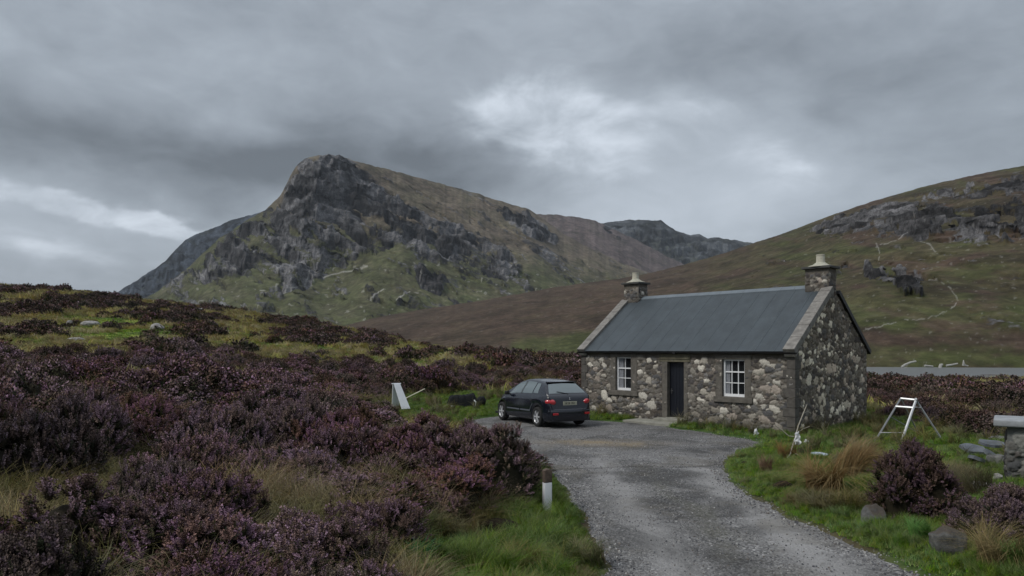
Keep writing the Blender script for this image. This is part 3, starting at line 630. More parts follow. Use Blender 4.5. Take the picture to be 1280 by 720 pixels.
bigG = [(.42, 2.05, .12, .12), (.95, 1.62, .19, .21), (1.45, 1.55, .20, .15), (2.42, 1.92, .26, .20), (2.75, 1.9, .2, .18), (1.05, 2.15, .12, .14), (.35, 1.62, .1, .12), (1.75, 2.6, .16, .14), (2.35, 2.62, .13, .12), (2.5, 3.3, .15, .13), (2.7, 3.85, .12, .12),
        (.3, .95, .12, .1), (.6, .95, .08, .07), (2.05, .9, .1, .2), (1.7, .95, .13, .16), (3.2, .62, .18, .14), (3.75, .72, .2, .15), (1.3, .5, .15, .12), (2.6, .8, .12, .12), (.75, .45, .1, .1), (4.3, .9, .14, .2), (3.6, 1.5, .13, .12), (4.6, 1.9, .13, .12), (3.9, 2.3, .12, .1), (4.9, 1.1, .16, .12), (4.5, .5, .14, .14), (2.0, 1.35, .1, .1), (3.0, 2.9, .1, .1)]
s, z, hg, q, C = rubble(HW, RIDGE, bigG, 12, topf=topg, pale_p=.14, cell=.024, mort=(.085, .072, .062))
C = C * np.array([1.18, 1.13, 1.04]); C = np.where((C.mean(1) > .27)[:, None], C * 1.3, C)  # gable colours raised and warmed to offset the weaker bluish light there
pG = (np.stack([HL + hg, s, z], 1), q, C)
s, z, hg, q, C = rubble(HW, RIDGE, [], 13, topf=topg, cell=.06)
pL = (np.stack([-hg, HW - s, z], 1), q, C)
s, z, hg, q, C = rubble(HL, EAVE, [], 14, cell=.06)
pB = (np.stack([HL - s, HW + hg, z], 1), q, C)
Vh, Qh, Ch = join_np([pF, pG, pL, pB])
obj('wall', np_mesh('wall', Vh, Qh, [stone_v], dict(col=Ch)), house)
# corner quoins: dressed blocks a little proud of the rubble
bm = bmesh.new(); bm2 = bmesh.new(); zq = -.3; k = 0
while zq < EAVE - .02:
    hh = min(.26 + .06 * random.random(), EAVE - zq); a = .34 if k % 2 else .22; b = .22 if k % 2 else .36; k += 1
    box(bm, HL - a, HL + .035, -.035, b, zq, zq + hh - .012, bev=.012); box(bm2, -.035, a * .8, -.032, b, zq, zq + hh - .012, bev=.012)
    zq += hh
obj('quoins', bm, house, quoin_m); obj('quoins', bm2, house, quoin_m)
# slate roof
ang = math.atan2(RIDGE - EAVE, HW / 2); SLN = math.hypot(RIDGE - EAVE, HW / 2) + .13
def sheets(side):
    """long metal sheets laid up the slope in two lifts, each with a raised side seam"""
    parts = []; rg = np.random.default_rng(5 + side); x = .18
    while x < HL - .2:
        x1, x2 = x, min(x + .61, HL - .18); x += .61
        for u0, u1, n0 in ((0, SLN * .52, .030), (SLN * .515, SLN, .024)):
            f = rg.normal(1, .035); c = np.array((.042, .053, .061)) * f; e = rg.normal(0, .0015)
            for xa, xb, za, zb_ in ((x1, x1 + .012, .0, .008), (x1 + .012, x1 + .030, .008, .008), (x1 + .030, x1 + .046, .008, .0), (x1 + .046, (x1 + x2) / 2, .0, .004), ((x1 + x2) / 2, x2, .004, .0)):
                V = np.array([(xa, u0, n0 + za + e), (xb, u0, n0 + zb_ + e), (xb, u1, n0 + zb_ - .006), (xa, u1, n0 + za - .006), (xa, u0, n0 - .012), (xb, u0, n0 - .012)])
                parts.append((V, np.array([[0, 1, 2, 3], [4, 5, 1, 0]]), np.repeat(c[None], 6, 0)))
    V, Q, C = join_np(parts); u = V[:, 1] - .13; n = V[:, 2] + .10
    y = u * math.cos(ang) - n * math.sin(ang); zz = EAVE + u * math.sin(ang) + n * math.cos(ang)
    if side: y = HW - y; Q = Q[:, ::-1]
    return np.stack([V[:, 0], y, zz], 1), Q, C
ms = Mat('roof_sheet', .5, .4); c = ms.attr('col', 'Color'); c = ms.mix(1., c, ms.ramp(ms.noise(2.2, 7, .65, ms.mp((1, .8, .5))), [(.25, .72), (.75, 1.3)]), 'MULTIPLY')
c = ms.mix(ms.ramp(ms.noise(5, 8, .75, ms.mp((3, .6, .6))), [(.54, 0), (.72, .5)]), c, (.085, .098, .098)); ms.col(c); ms.bump(ms.noise(3, 3), .25, .02)
V1, Q1, C1 = join_np([sheets(0), sheets(1)])
roof = obj('roof', np_mesh('roof', V1, Q1, [ms.m], dict(col=C1), smooth=False), house)
bm = bmesh.new()
for sgn in (0, 1):
    u0, u1 = -.10, SLN - .13; pts = []
    for u, n in ((u0, .02), (u1, .02), (u1, .105), (u0, .105)):
        y = u * math.cos(ang) - n * math.sin(ang); zz = EAVE + u * math.sin(ang) + n * math.cos(ang); pts.append((HW - y if sgn else y, zz))
    vs = [[bm.verts.new((x, y, z_)) for y, z_ in pts] for x in (.05, HL - .05)]
    for i in range(4): bm.faces.new([vs[0][i], vs[0][(i + 1) % 4], vs[1][(i + 1) % 4], vs[1][i]])
    bm.faces.new(vs[0]); bm.faces.new(vs[1])
obj('roof_deck', bm, roof, black_m)
bm = bmesh.new(); zr = RIDGE + .135; x = .55
while x < HL - .55:
    x2 = min(x + .45, HL - .5)
    for sg in (-1, 1):
        v = [(x, HW / 2, zr + .03), (x2 - .006, HW / 2, zr + .03), (x2 - .006, HW / 2 + sg * .17, zr - .085), (x, HW / 2 + sg * .17, zr - .085), (x, HW / 2 + sg * .17, zr - .11), (x2 - .006, HW / 2 + sg * .17, zr - .11)]
        v = [bm.verts.new(p) for p in v]; bm.faces.new(v[:4]); bm.faces.new([v[3], v[2], v[5], v[4]])
    x = x2
obj('ridge_capping', bm, roof, simple('lead_ridge', (.13, .155, .175), .55, .15, 4), smooth=False)
bm = bmesh.new(); gp = []
for k in range(9):
    a_ = math.pi * k / 8; gp.append((-.135 - .055 * math.cos(a_), EAVE + .005 - .055 * math.sin(a_)))
for x0_, x1_ in ((-.12, 4.1), (4.1, HL + .12)):
    vs = [[bm.verts.new((x, y, z_)) for y, z_ in gp] for x in (x0_, x1_)]
    for i in range(8): bm.faces.new([vs[0][i], vs[1][i], vs[1][i + 1], vs[0][i + 1]])
box(bm, -.05, HL + .05, -.085, -.038, EAVE - .055, EAVE + .045); box(bm, 4.05, 4.15, -.2, -.07, EAVE - .062, EAVE + .02)
obj('gutter', bm, roof, black_m)
# gable copings on the front slope, black verge boards on the back slope
def slope_box(bm, x0, x1, u0, u1, n0, n1, back=False, bev=.015):
    ca, sa = math.cos(ang), math.sin(ang); M = Matrix(((1, 0, 0, 0), (0, ca, -sa, 0), (0, sa, ca, EAVE), (0, 0, 0, 1)))
    if back: M = Matrix(((1, 0, 0, 0), (0, -1, 0, HW), (0, 0, 1, 0), (0, 0, 0, 1))) @ M
    box(bm, x0, x1, u0, u1, n0, n1, M, bev)
for x0_, x1_ in ((-.09, .26), (HL - .26, HL + .09)):
    bm = bmesh.new(); u = -.13; 
    while u < SLN - .32:
        u2 = min(u + .62, SLN - .30); slope_box(bm, x0_, x1_, u, u2 - .008, .02, .215); u = u2
    slope_box(bm, x0_ + .01, x1_ - .01, -.16, .1, -.06, .03)
    obj('coping', bm, house, coping_m)
    bm = bmesh.new(); slope_box(bm, x0_ + (.0 if x0_ < 0 else .14), x1_ - (.14 if x0_ < 0 else 0) , -.16, SLN - .40, .01, .16, True)
    obj('verge_board', bm, house, black_m)
# chimneys
def chimney(x0_, x1_):
    y0_, y1_ = HW / 2 - .29, HW / 2 + .29; parts = []
    zb_, zt = RIDGE - .45, RIDGE + .66
    for k, (w_, fn) in enumerate(((x1_ - x0_, lambda s, h, z: (x0_ + s, y0_ - h, z)), (y1_ - y0_, lambda s, h, z: (x1_ + h, y0_ + s, z)), (x1_ - x0_, lambda s, h, z: (x1_ - s, y1_ + h, z)), (y1_ - y0_, lambda s, h, z: (x0_ - h, y1_ - s, z)))):
        s, z, hg, q, C = rubble(w_, zt - zb_, [], 30 + k + int(x0_ * 10), cell=.03, pale_p=.15, dens=1.5)
        X = fn(s, hg * 1.2, z + zb_); parts.append((np.stack(X, 1), q, C))
    V, Q, C = join_np(parts); ch = obj('chimney', np_mesh('chimney', V, Q, [stone_v], dict(col=C)), house)
    bm = bmesh.new(); xm, ym = (x0_ + x1_) / 2, HW / 2; hx = (x1_ - x0_) / 2
    box(bm, x0_ - .09, x1_ + .09, y0_ - .09, y1_ + .09, zt - .01, zt + .065, bev=.012)
    obj('chimney_cap', bm, ch, simple('cap_slate', (.07, .07, .068), .9, .3, 9, bump=.4))
    bm = bmesh.new(); lathe(bm, [(.0, zt + .05), (hx + .06, zt + .055), (hx + .05, zt + .075), (.24, zt + .13), (.15, zt + .20), (.13, zt + .23)], 20, Matrix.Translation((xm, ym, 0)) )
    obj('haunching', bm, ch, simple('lime_haunching', (.38, .37, .30), .9, .25, 12, bump=.3))
    bm = bmesh.new(); lathe(bm, [(.135, zt + .2), (.125, zt + .42), (.135, zt + .43), (.135, zt + .46), (.10, zt + .46), (.11, zt + .25), (0, zt + .25)], 20, Matrix.Translation((xm, ym, 0)))
    obj('chimney_pot', bm, ch, simple('clay_pot', (.46, .44, .36), .8, .2, 12))
chimney(.04, .74); chimney(HL - .78, HL - .04)
# windows
cloth_m = simple('net_curtain', (.20, .21, .23), .9, .25, 20)
room_m = simple('dark_room', (.010, .010, .011), .95, .1, 3)
for (a, b, z0, z1, nc), (sa_, sb_) in zip(WIN, SUR):
    bm = bmesh.new(); box(bm, a, b, .13, .16, z0, z1)       # carrier pane plane set into the reveal
    win = obj('window', bm, house, pane_m)
    bm = bmesh.new(); fw = .055
    for x0_, x1_, q0, q1 in ((a, a + fw, z0, z1), (b - fw, b, z0, z1), (a + fw, b - fw, z0, z0 + .085), (a + fw, b - fw, z1 - .05, z1)): box(bm, x0_, x1_, .07, .128, q0, q1, bev=.004)
    gx0, gx1, gz0, gz1 = a + fw, b - fw, z0 + .085, z1 - .05
    for k in range(1, nc): xx = gx0 + (gx1 - gx0) * k / nc; box(bm, xx - .011, xx + .011, .095, .127, gz0, gz1)
    for k in range(1, 3): zz = gz0 + (gz1 - gz0) * k / 3; hb = .02 if k == 2 else .012; box(bm, gx0, gx1, .088 if k == 2 else .098, .1265, zz - hb, zz + hb)
    obj('frame', bm, win, white_m)
    # curtain strip behind the left lights, hung as pleats
    xs = np.linspace(gx0, gx0 + (gx1 - gx0) * (.22 if nc == 3 else .34), 40); zs = np.linspace(gz0, gz1, 12); Zc, Xc = np.meshgrid(zs, xs, indexing='ij')
    Vc = np.stack([Xc.ravel(), (.124 + .003 * np.sin(Xc * 110)).ravel(), Zc.ravel()], 1)
    obj('curtain', np_mesh('curtain', Vc, grid_quads(*Xc.shape), [cloth_m]), win)
    bm = bmesh.new(); box(bm, sa_ - .06, sb_ + .06, -.075, .10, z0 - .175, z0 - .003, bev=.012); obj('sill', bm, win, dressed)
    bm = bmesh.new(); zt = EAVE - .065
    for x0_, x1_, q0, q1 in ((sa_, a, z0 + .0, z1), (b, sb_, z0 + .0, z1), (sa_, sb_, z1, zt)): box(bm, x0_ + .002, x1_ - .002, -.028, .068, q0 + .002, q1 - .002, bev=.006)
    for x0_, x1_ in ((a - .002, a + .002), (b - .002, b + .002)): box(bm, x0_, x1_, .0, .2, z0, z1)
    box(bm, a, b, .01, .2, z1 - .003, z1 + .004); obj('surround', bm, win, dressed)
# door
a, b, z0, z1 = DOOR
bm = bmesh.new(); n = 5
for k in range(n): xx = a + (b - a) * k / n; box(bm, xx + .003, xx + (b - a) / n - .003, .13, .165, z0 + .02, z1, bev=.004)
box(bm, a, b, .15, .175, z0, z1)
door = obj('door', bm, house, simple('black_door', (.010, .012, .018), .4, .15, 6))
bm = bmesh.new(); tube(bm, [(a + .07, .125, 1.13), (a + .07, .085, 1.13), (a + .15, .083, 1.13)], .011, 8); box(bm, a + .05, a + .09, .122, .129, 1.03, 1.2, bev=.003)
obj('handle', bm, door, simple('iron', (.15, .15, .15), .35, .2, 10, metal=.8))
bm = bmesh.new()
for x0_, x1_ in ((a - .20, a), (b, b + .15)): box(bm, x0_ + .002, x1_ - .002, -.032, .128, .02, z1, bev=.006)
box(bm, a - .003, a + .002, .0, .2, z0, z1); box(bm, b - .002, b + .003, .0, .2, z0, z1)
ds = obj('door_surround', bm, house, dressed)
bm = bmesh.new(); box(bm, a - .32, b + .22, -.034, .16, z1 + .004, EAVE - .066, bev=.008); box(bm, a - .30, b + .20, -.06, .02, z1 + .10, z1 + .135, bev=.006)
obj('lintel', bm, ds, simple('old_timber_lintel', (.125, .115, .080), .9, .4, 6, bump=.5))
bm = bmesh.new(); box(bm, a - 1.15, b + .10, -.95, .14, -.05, .135, bev=.02); box(bm, a - .3, b + .12, -.4, .139, .01, z0 - .025, bev=.02); box(bm, a - .04, b + .04, -.06, .13, z0 - .04, z0 + .0, bev=.01)
obj('doorstep', bm, house, simple('step_slab', (.24, .235, .20), .9, .3, 5, bump=.4))

# ------------------------------------------------------------------ parked car
def build_car():
    yaw = math.atan2(2.30, -1.22); wr = .31
    # local frame: x forward from the rear bumper, y to the left
    rl = Vector((.74, 22.1, 0)); x_r, x_f = .74, 3.33; half = .86
    c_, s_ = math.cos(yaw), math.sin(yaw)
    loc = Vector((rl.x - (c_ * x_r - s_ * half), rl.y - (s_ * x_r + c_ * half), .055))
    car = thing('parked_car', 'dark navy five door hatchback parked on the gravel by the cottage', 'car', loc, yaw)
    TX = [0, .03, .07, .13, .20, .40, .58, .68, .9, 1.3, 1.7, 2.05, 2.35, 2.70, 3.05, 3.4, 3.75, 3.95, 4.06, 4.12]
    TZ = [.56, .62, .88, .97, 1.02, 1.20, 1.345, 1.385, 1.42, 1.45, 1.455, 1.435, 1.36, 1.175, .985, .91, .82, .72, .60, .45]
    WX = [0, .04, .12, .3, .6, 1.2, 2.4, 3.1, 3.5, 3.8, 3.98, 4.08, 4.12]; WY = [.66, .74, .80, .845, .865, .87, .87, .86, .84, .77, .66, .52, .40]
    BX = [0, .07, .13, .2, 1.0, 2.2, 3.0, 4.12]; BZ = [.54, .84, .93, .965, .955, .915, .89, .4]
    tz = lambda x: np.interp(x, TX, TZ); wy = lambda x: np.interp(x, WX, WY)
    bz = lambda x: np.minimum(np.interp(x, BX, BZ), tz(x) - .03)
    def zbot(x):
        z = np.full(np.shape(x), .20)
        for xw in (x_r, x_f):
            d = .355 ** 2 - (x - xw) ** 2; z = np.where(d > 0, np.maximum(z, .31 + np.sqrt(np.maximum(d, 0))), z)
        return z
    def sect(x, off=0):
        w_, t_, b_, z0 = wy(x), tz(x), bz(x), zbot(x); g = np.clip((t_ - b_), 0, 1); wt = w_ - g * .56 - .035
        zm = np.minimum(z0 + (b_ - z0) * .5, b_); bul = np.full_like(w_, .0)
        pts = [(w_ - .045, z0), (w_ - .005, z0 + (b_ - z0) * .12), (w_ + .012, z0 + (b_ - z0) * .35), (w_ + .016, z0 + (b_ - z0) * .62), (w_ + .002, z0 + (b_ - z0) * .86), (w_ - .03, b_),
               (w_ - .045, b_ + .012 + g * .02), (w_ - .05 - g * .15, b_ + g * .36), (wt + .045, b_ + g * .74), (wt + .0, b_ + g * .90), (wt - .10, b_ + g * .97), (wt * .5, t_), (w_ * 0, t_ + .008)]
        return np.stack([np.stack([p[0] + bul * 0, p[1]], -1) for p in pts], 0)   # [row, station, (y,z)]
    xs = sorted(set([round(v, 3) for v in list(np.arange(0, 4.12, .05)) + TX + [x_r - .355, x_r + .355, x_f - .355, x_f + .355, x_r - .34, x_r + .34, x_f - .34, x_f + .34]])); xs = np.array(xs)
    S = sect(xs); nr_, ns = S.shape[:2]
    paint = Mat('navy_paint', .22, .5); paint.col((.004, .006, .013)); paint.b.inputs['Coat Weight'].default_value = .55; paint.b.inputs['Coat Roughness'].default_value = .08
    bm = bmesh.new()
    G = {}
    for sg in (1, -1):
        for r_ in range(nr_):
            for i in range(ns):
                if r_ == nr_ - 1 and sg == -1: G[(sg, r_, i)] = G[(1, r_, i)]; continue
                G[(sg, r_, i)] = bm.verts.new((xs[i], sg * S[r_, i, 0], S[r_, i, 1]))
        for r_ in range(nr_ - 1):
            for i in range(ns - 1):
                f = [G[(sg, r_, i)], G[(sg, r_, i + 1)], G[(sg, r_ + 1, i + 1)], G[(sg, r_ + 1, i)]]
                try: bm.faces.new(f if sg > 0 else f[::-1])
                except ValueError: pass
    for e in (0, ns - 1): bm.faces.new([G[(1, r_, e)] for r_ in range(nr_)] + [G[(-1, r_, e)] for r_ in range(nr_ - 2, -1, -1)])
    body = obj('body', bm, car, paint.m, True)
    # wheel wells and floor pan
    dark = simple('black_plastic', (.012, .012, .013), .6, .2, 20)
    bm = bmesh.new()
    for x0_, x1_ in ((.05, x_r - .36), (x_r + .36, x_f - .36), (x_f + .36, 4.0)): box(bm, x0_, x1_, -.78, .78, .19, .26)
    box(bm, .1, 3.95, -.58, .58, .24, .62)
    obj('floor_pan', bm, car, dark)
    gl = Mat('car_glass', .04, .8); gl.col((.10, .13, .135)); gl.b.inputs['Coat Weight'].default_value = 1
    def patch(name, x0a, x1a, x0b, x1b, v0, v1, side, mat, off=.006, nu=14, nv=8, parent=car):
        """surface patch on the body between section rows v0..v1; x range a at the bottom, b at the top"""
        V = []; full = side == 0
        for j in range(nv):
            t = j / (nv - 1); 
            for i in range(nu):
                u = i / (nu - 1)
                if full:   # rear or front screen: u runs across the car, t runs along x
                    x = x0a + (x1a - x0a) * t; S_ = sect(np.array([x]))[:, 0]; tot = v0 + (v1 - v0) * 0
                    s1 = u * 2 - 1; rowf = (nr_ - 1) - abs(s1) * ((nr_ - 1) - (v0 + (v1 - v0) * t)); k = min(int(rowf), nr_ - 2); fr = rowf - k
                    p = S_[k] * (1 - fr) + S_[k + 1] * fr; V.append((x, math.copysign(p[0], s1 if s1 else 1), p[1]))
                else:
                    xa = x0a + (x0b - x0a) * t; xb = x1a + (x1b - x1a) * t; x = xa + (xb - xa) * u; S_ = sect(np.array([x]))[:, 0]
                    rowf = v0 + (v1 - v0) * t; k = min(int(rowf), nr_ - 2); fr = rowf - k; p = S_[k] * (1 - fr) + S_[k + 1] * fr
                    V.append((x, side * p[0], p[1]))
        bm = bmesh.new(); vs = [bm.verts.new(v) for v in V]
        for j in range(nv - 1):
            for i in range(nu - 1): bm.faces.new([vs[j * nu + i], vs[j * nu + i + 1], vs[(j + 1) * nu + i + 1], vs[(j + 1) * nu + i]])
        bm.normal_update(); cen = Vector((2, 0, .7))
        av = sum((f.normal.dot(f.calc_center_median() - cen) for f in bm.faces))
        if av < 0: bmesh.ops.reverse_faces(bm, faces=bm.faces)
        bm.normal_update()
        for v in bm.verts: v.co += v.normal * off
        me = bpy.data.meshes.new(name); bm.to_mesh(me); bm.free(); return obj(name, me, parent, mat, True)
    for sd_ in (1, -1):
        patch('side_window', 1.92, 2.82, 1.90, 2.40, 6.3, 8.5, sd_, gl.m)
        patch('side_window', 1.14, 1.85, 1.16, 1.83, 6.3, 8.6, sd_, gl.m)
        patch('side_window', .76, 1.08, .86, 1.10, 6.4, 8.4, sd_, gl.m)
        patch('door_pillar', 1.85, 1.92, 1.83, 1.90, 6.2, 8.7, sd_, black_m, .007, 4)
        patch('rubbing_strip', .98, 1.84, .98, 1.84, 2.0, 2.22, sd_, simple('strip', (.10, .11, .13), .35, .1, 10), .012, 10, 3)
        patch('rubbing_strip', 1.90, 2.85, 1.90, 2.85, 2.0, 2.22, sd_, bpy.data.materials['strip'], .012, 10, 3)
        for x0_ in (1.0, 2.05):
            bm = bmesh.new(); y_ = sd_ * (.885); tube(bm, [(x0_, y_ - sd_ * .02, .80), (x0_ + .02, y_ + sd_ * .012, .805), (x0_ + .14, y_ + sd_ * .014, .805), (x0_ + .16, y_ - sd_ * .02, .80)], .013, 6); obj('door_handle', bm, car, dark)
        bm = bmesh.new(); box(bm, 2.62, 2.78, sd_ * .88, sd_ * 1.02, .90, 1.03, bev=.03); tube(bm, [(2.74, sd_ * .80, .92), (2.72, sd_ * .92, .93)], .02, 6)
        obj('wing_mirror', bm, car, dark, True)
    patch('rear_window', .225, .555, 0, 0, 9.55, 9.9, 0, gl.m, .006, 24, 10)
    patch('windscreen', 2.40, 3.02, 0, 0, 9.0, 9.4, 0, gl.m, .006, 24, 10)
    bm = bmesh.new(); box(bm, .555, .70, -.55, .55, 1.365, 1.395, bev=.012); obj('spoiler', bm, car, paint.m, True)
    bm = bmesh.new(); tube(bm, [(.17, 0, 1.01), (.20, .02, 1.035), (.245, .30, 1.085), (.26, .38, 1.10)], .010, 5); obj('rear_wiper', bm, car, dark)
    # bumper
    bm = bmesh.new(); prof = []
    for t in np.linspace(-1, 1, 21):
        y = .80 * t; xx = .0 - .05 + .16 * abs(t) ** 4; prof.append((xx, y))
    sec = [(0, .245), (-.012, .30), (-.022, .42), (-.028, .545), (-.012, .575), (.05, .58)]
    rings = [[bm.verts.new((x - .0 + dx, y, z_)) for dx, z_ in sec] for x, y in prof]
    for r0, r1 in zip(rings, rings[1:]):
        for k in range(len(sec) - 1): bm.faces.new([r0[k], r0[k + 1], r1[k + 1], r1[k]])
    bump_o = obj('rear_bumper', bm, car, paint.m, True)
    bm = bmesh.new(); rings = [[bm.verts.new((x - .031, y * 1.0, z_)) for z_ in (.515, .535)] for x, y in prof]
    for r0, r1 in zip(rings, rings[1:]): bm.faces.new([r0[0], r0[1], r1[1], r1[0]])
    obj('bumper_trim', bm, bump_o, bpy.data.materials['strip'])
    red = Mat('tail_lamp_red', .15, .6); red.col((.45, .010, .016)); red.b.inputs['Coat Weight'].default_value = 1
    for sd_ in (1, -1):
        bm = bmesh.new(); bmesh.ops.create_uvsphere(bm, u_segments=20, v_segments=12, radius=1)
        for v in bm.verts: v.co = Vector((.085 + v.co.x * .105 , sd_ * (.69 + v.co.y * .165), .79 + v.co.z * .095 + (v.co.y) * .012))
        bmesh.ops.transform(bm, matrix=Matrix.Rotation(0, 4, 'Z'), verts=bm.verts)
        for v in bm.verts: v.co.x += .09 * max(0, (abs(v.co.y) - .60)) / .2
        tl = obj('tail_light', bm, car, red.m, True)
        bm = bmesh.new(); box(bm, -.066, -.04, sd_ * .50, sd_ * .70, .40, .465, bev=.012); obj('reflector', bm, car, red.m)
    bm = bmesh.new(); box(bm, .035, .065, -.26, .26, .685, .80, bev=.004); M_p = simple('number_plate', (.42, .41, .31), .5, .06, 20)
    plate = obj('number_plate', bm, car, M_p)
    pd_m = simple('plate_dark', (.07, .065, .05), .6, .1, 20)
    for grp in ((.20, .145, .09, .035), (-.05, -.105, -.16)):
        bm = bmesh.new(); box(bm, .0325, .0344, min(grp) - .018, max(grp) + .018, .762, .7665)
        for k, dy in enumerate(grp): box(bm, .030, .0345, dy - .016, dy + .016, .715, .728 + .045 * (k % 2)); box(bm, .0302, .0343, dy - .016, dy - .007, .72, .775); box(bm, .0304, .0342, dy - .014, dy + .015, .765, .776)
        obj('plate_marks', bm, plate, pd_m)
    chrome = Mat('chrome', .2, .5); chrome.col((.6, .6, .62)); chrome.b.inputs['Metallic'].default_value = 1
    bm = bmesh.new(); tube(bm, [(.060, .012, .845), (.062, -.012, .865), (.068, .012, .89), (.074, -.004, .91), (.080, .004, .925)], [.006, .011, .012, .010, .005], 6); obj('badge', bm, car, chrome.m)
    bm = bmesh.new(); box(bm, .052, .058, -.37, -.345, .72, .77); obj('model_badge', bm, car, chrome.m)
    # wheels
    tyre_m = simple('tyre_rubber', (.018, .018, .018), .85, .2, 20); rim_m = Mat('alloy', .3, .5); rim_m.col((.50, .51, .53)); rim_m.b.inputs['Metallic'].default_value = .25
    bmt = bmesh.new(); lathe(bmt, [(.20, .0), (.205, -.005), (.27, -.012), (.298, .0), (.31, .03), (.31, .16), (.298, .19), (.27, .20), (.20, .19)], 32)
    tm = bpy.data.meshes.new('tyre'); bmt.to_mesh(tm); bmt.free(); tm.materials.append(tyre_m); tm.polygons.foreach_set('use_smooth', [True] * len(tm.polygons))
    bmr = bmesh.new(); lathe(bmr, [(.212, -.006), (.205, .004), (.19, .02), (.185, .15)], 32); lathe(bmr, [(.0, .0), (.05, .002), (.055, .03)], 16)
    for k in range(6):
        box(bmr, .03, .20, -.021, .021, .006, .03, Matrix.Rotation(k * math.pi / 3, 4, 'Z'), .004)
    rm = bpy.data.meshes.new('rim'); bmesh.ops.recalc_face_normals(bmr, faces=bmr.faces); bmr.to_mesh(rm); bmr.free(); rm.materials.append(rim_m.m)
    bmd = bmesh.new(); lathe(bmd, [(0, .09), (.186, .09)], 24); dm = bpy.data.meshes.new('brake_disc'); bmd.to_mesh(dm); bmd.free(); dm.materials.append(dark)
    for xw in (x_r, x_f):
        for sd_ in (1, -1):
            w_ = bpy.data.objects.new('wheel', None); link(w_, car); w_.location = (xw, sd_ * .865, .31)
            w_.rotation_euler = (R(90) * sd_, 0, 0)
            w_.rotation_euler = (R(90), 0, 0) if sd_ > 0 else (R(-90), 0, 0)
            for mn, me_ in (('tyre', tm), ('rim', rm), ('brake_disc', dm)): link(bpy.data.objects.new(mn, me_), w_)
    car.scale = (.945, .97, 1.02)
build_car()

# ------------------------------------------------------------------ plants: builders
def rotmats(d, roll):
    """rotation matrices taking +Z to d with a roll about it"""
    d = d / np.linalg.norm(d, axis=1, keepdims=True); ref = np.where(np.abs(d[:, 2:3]) > .95, [[1., 0, 0]], [[0., 0, 1.]])
    a = np.cross(ref, d); a /= np.linalg.norm(a, axis=1, keepdims=True); b = np.cross(d, a)
    c, s = np.cos(roll)[:, None], np.sin(roll)[:, None]; a2 = a * c + b * s; b2 = -a * s + b * c
    return np.stack([a2, b2, d], 2)
def sprig_template(levels, per, size, L, rg):
    V = []; K = []
    for i in range(levels):
        f = (i + .5) / levels; z = L * (.12 + .88 * f); rad = size * (1.35 - .75 * f)
        for j in range(per):
            a = 2.4 * (i * per + j) + rg.random() * .5; ca, sa = math.cos(a), math.sin(a); r0 = .08 * rad; r1 = rad * (.9 + .4 * rg.random()); w = size * .42
            up = size * (.35 + .8 * rg.random())
            V += [(ca * r0, sa * r0, z), (ca * r1 * .6 - sa * w, sa * r1 * .6 + ca * w, z + up * .45), (ca * r1, sa * r1, z + up), (ca * r1 * .6 + sa * w, sa * r1 * .6 - ca * w, z + up * .45)]
            K.append(f)
    w = size * .12; V += [(-w, 0, 0), (w, 0, 0), (w * .3, 0, L), (-w * .3, 0, L)]; K.append(0)
    return np.array(V), np.array(K)
HUES = np.array([(.205, .125, .155), (.265, .168, .210), (.165, .106, .108), (.165, .108, .086), (.225, .137, .180), (.128, .085, .066), (.295, .195, .225)])
BROWN = np.array([(.098, .060, .054), (.125, .078, .070), (.082, .052, .048), (.130, .086, .070), (.115, .070, .074), (.13, .080, .060), (.12, .085, .05)])
BRT = np.array([(.13, .088, .095), (.17, .115, .125), (.11, .072, .068), (.145, .10, .085), (.15, .10, .12), (.10, .07, .055), (.19, .14, .14)])
FOL = np.array([(.030, .036, .016), (.045, .045, .020), (.055, .042, .024), (.028, .034, .020)])
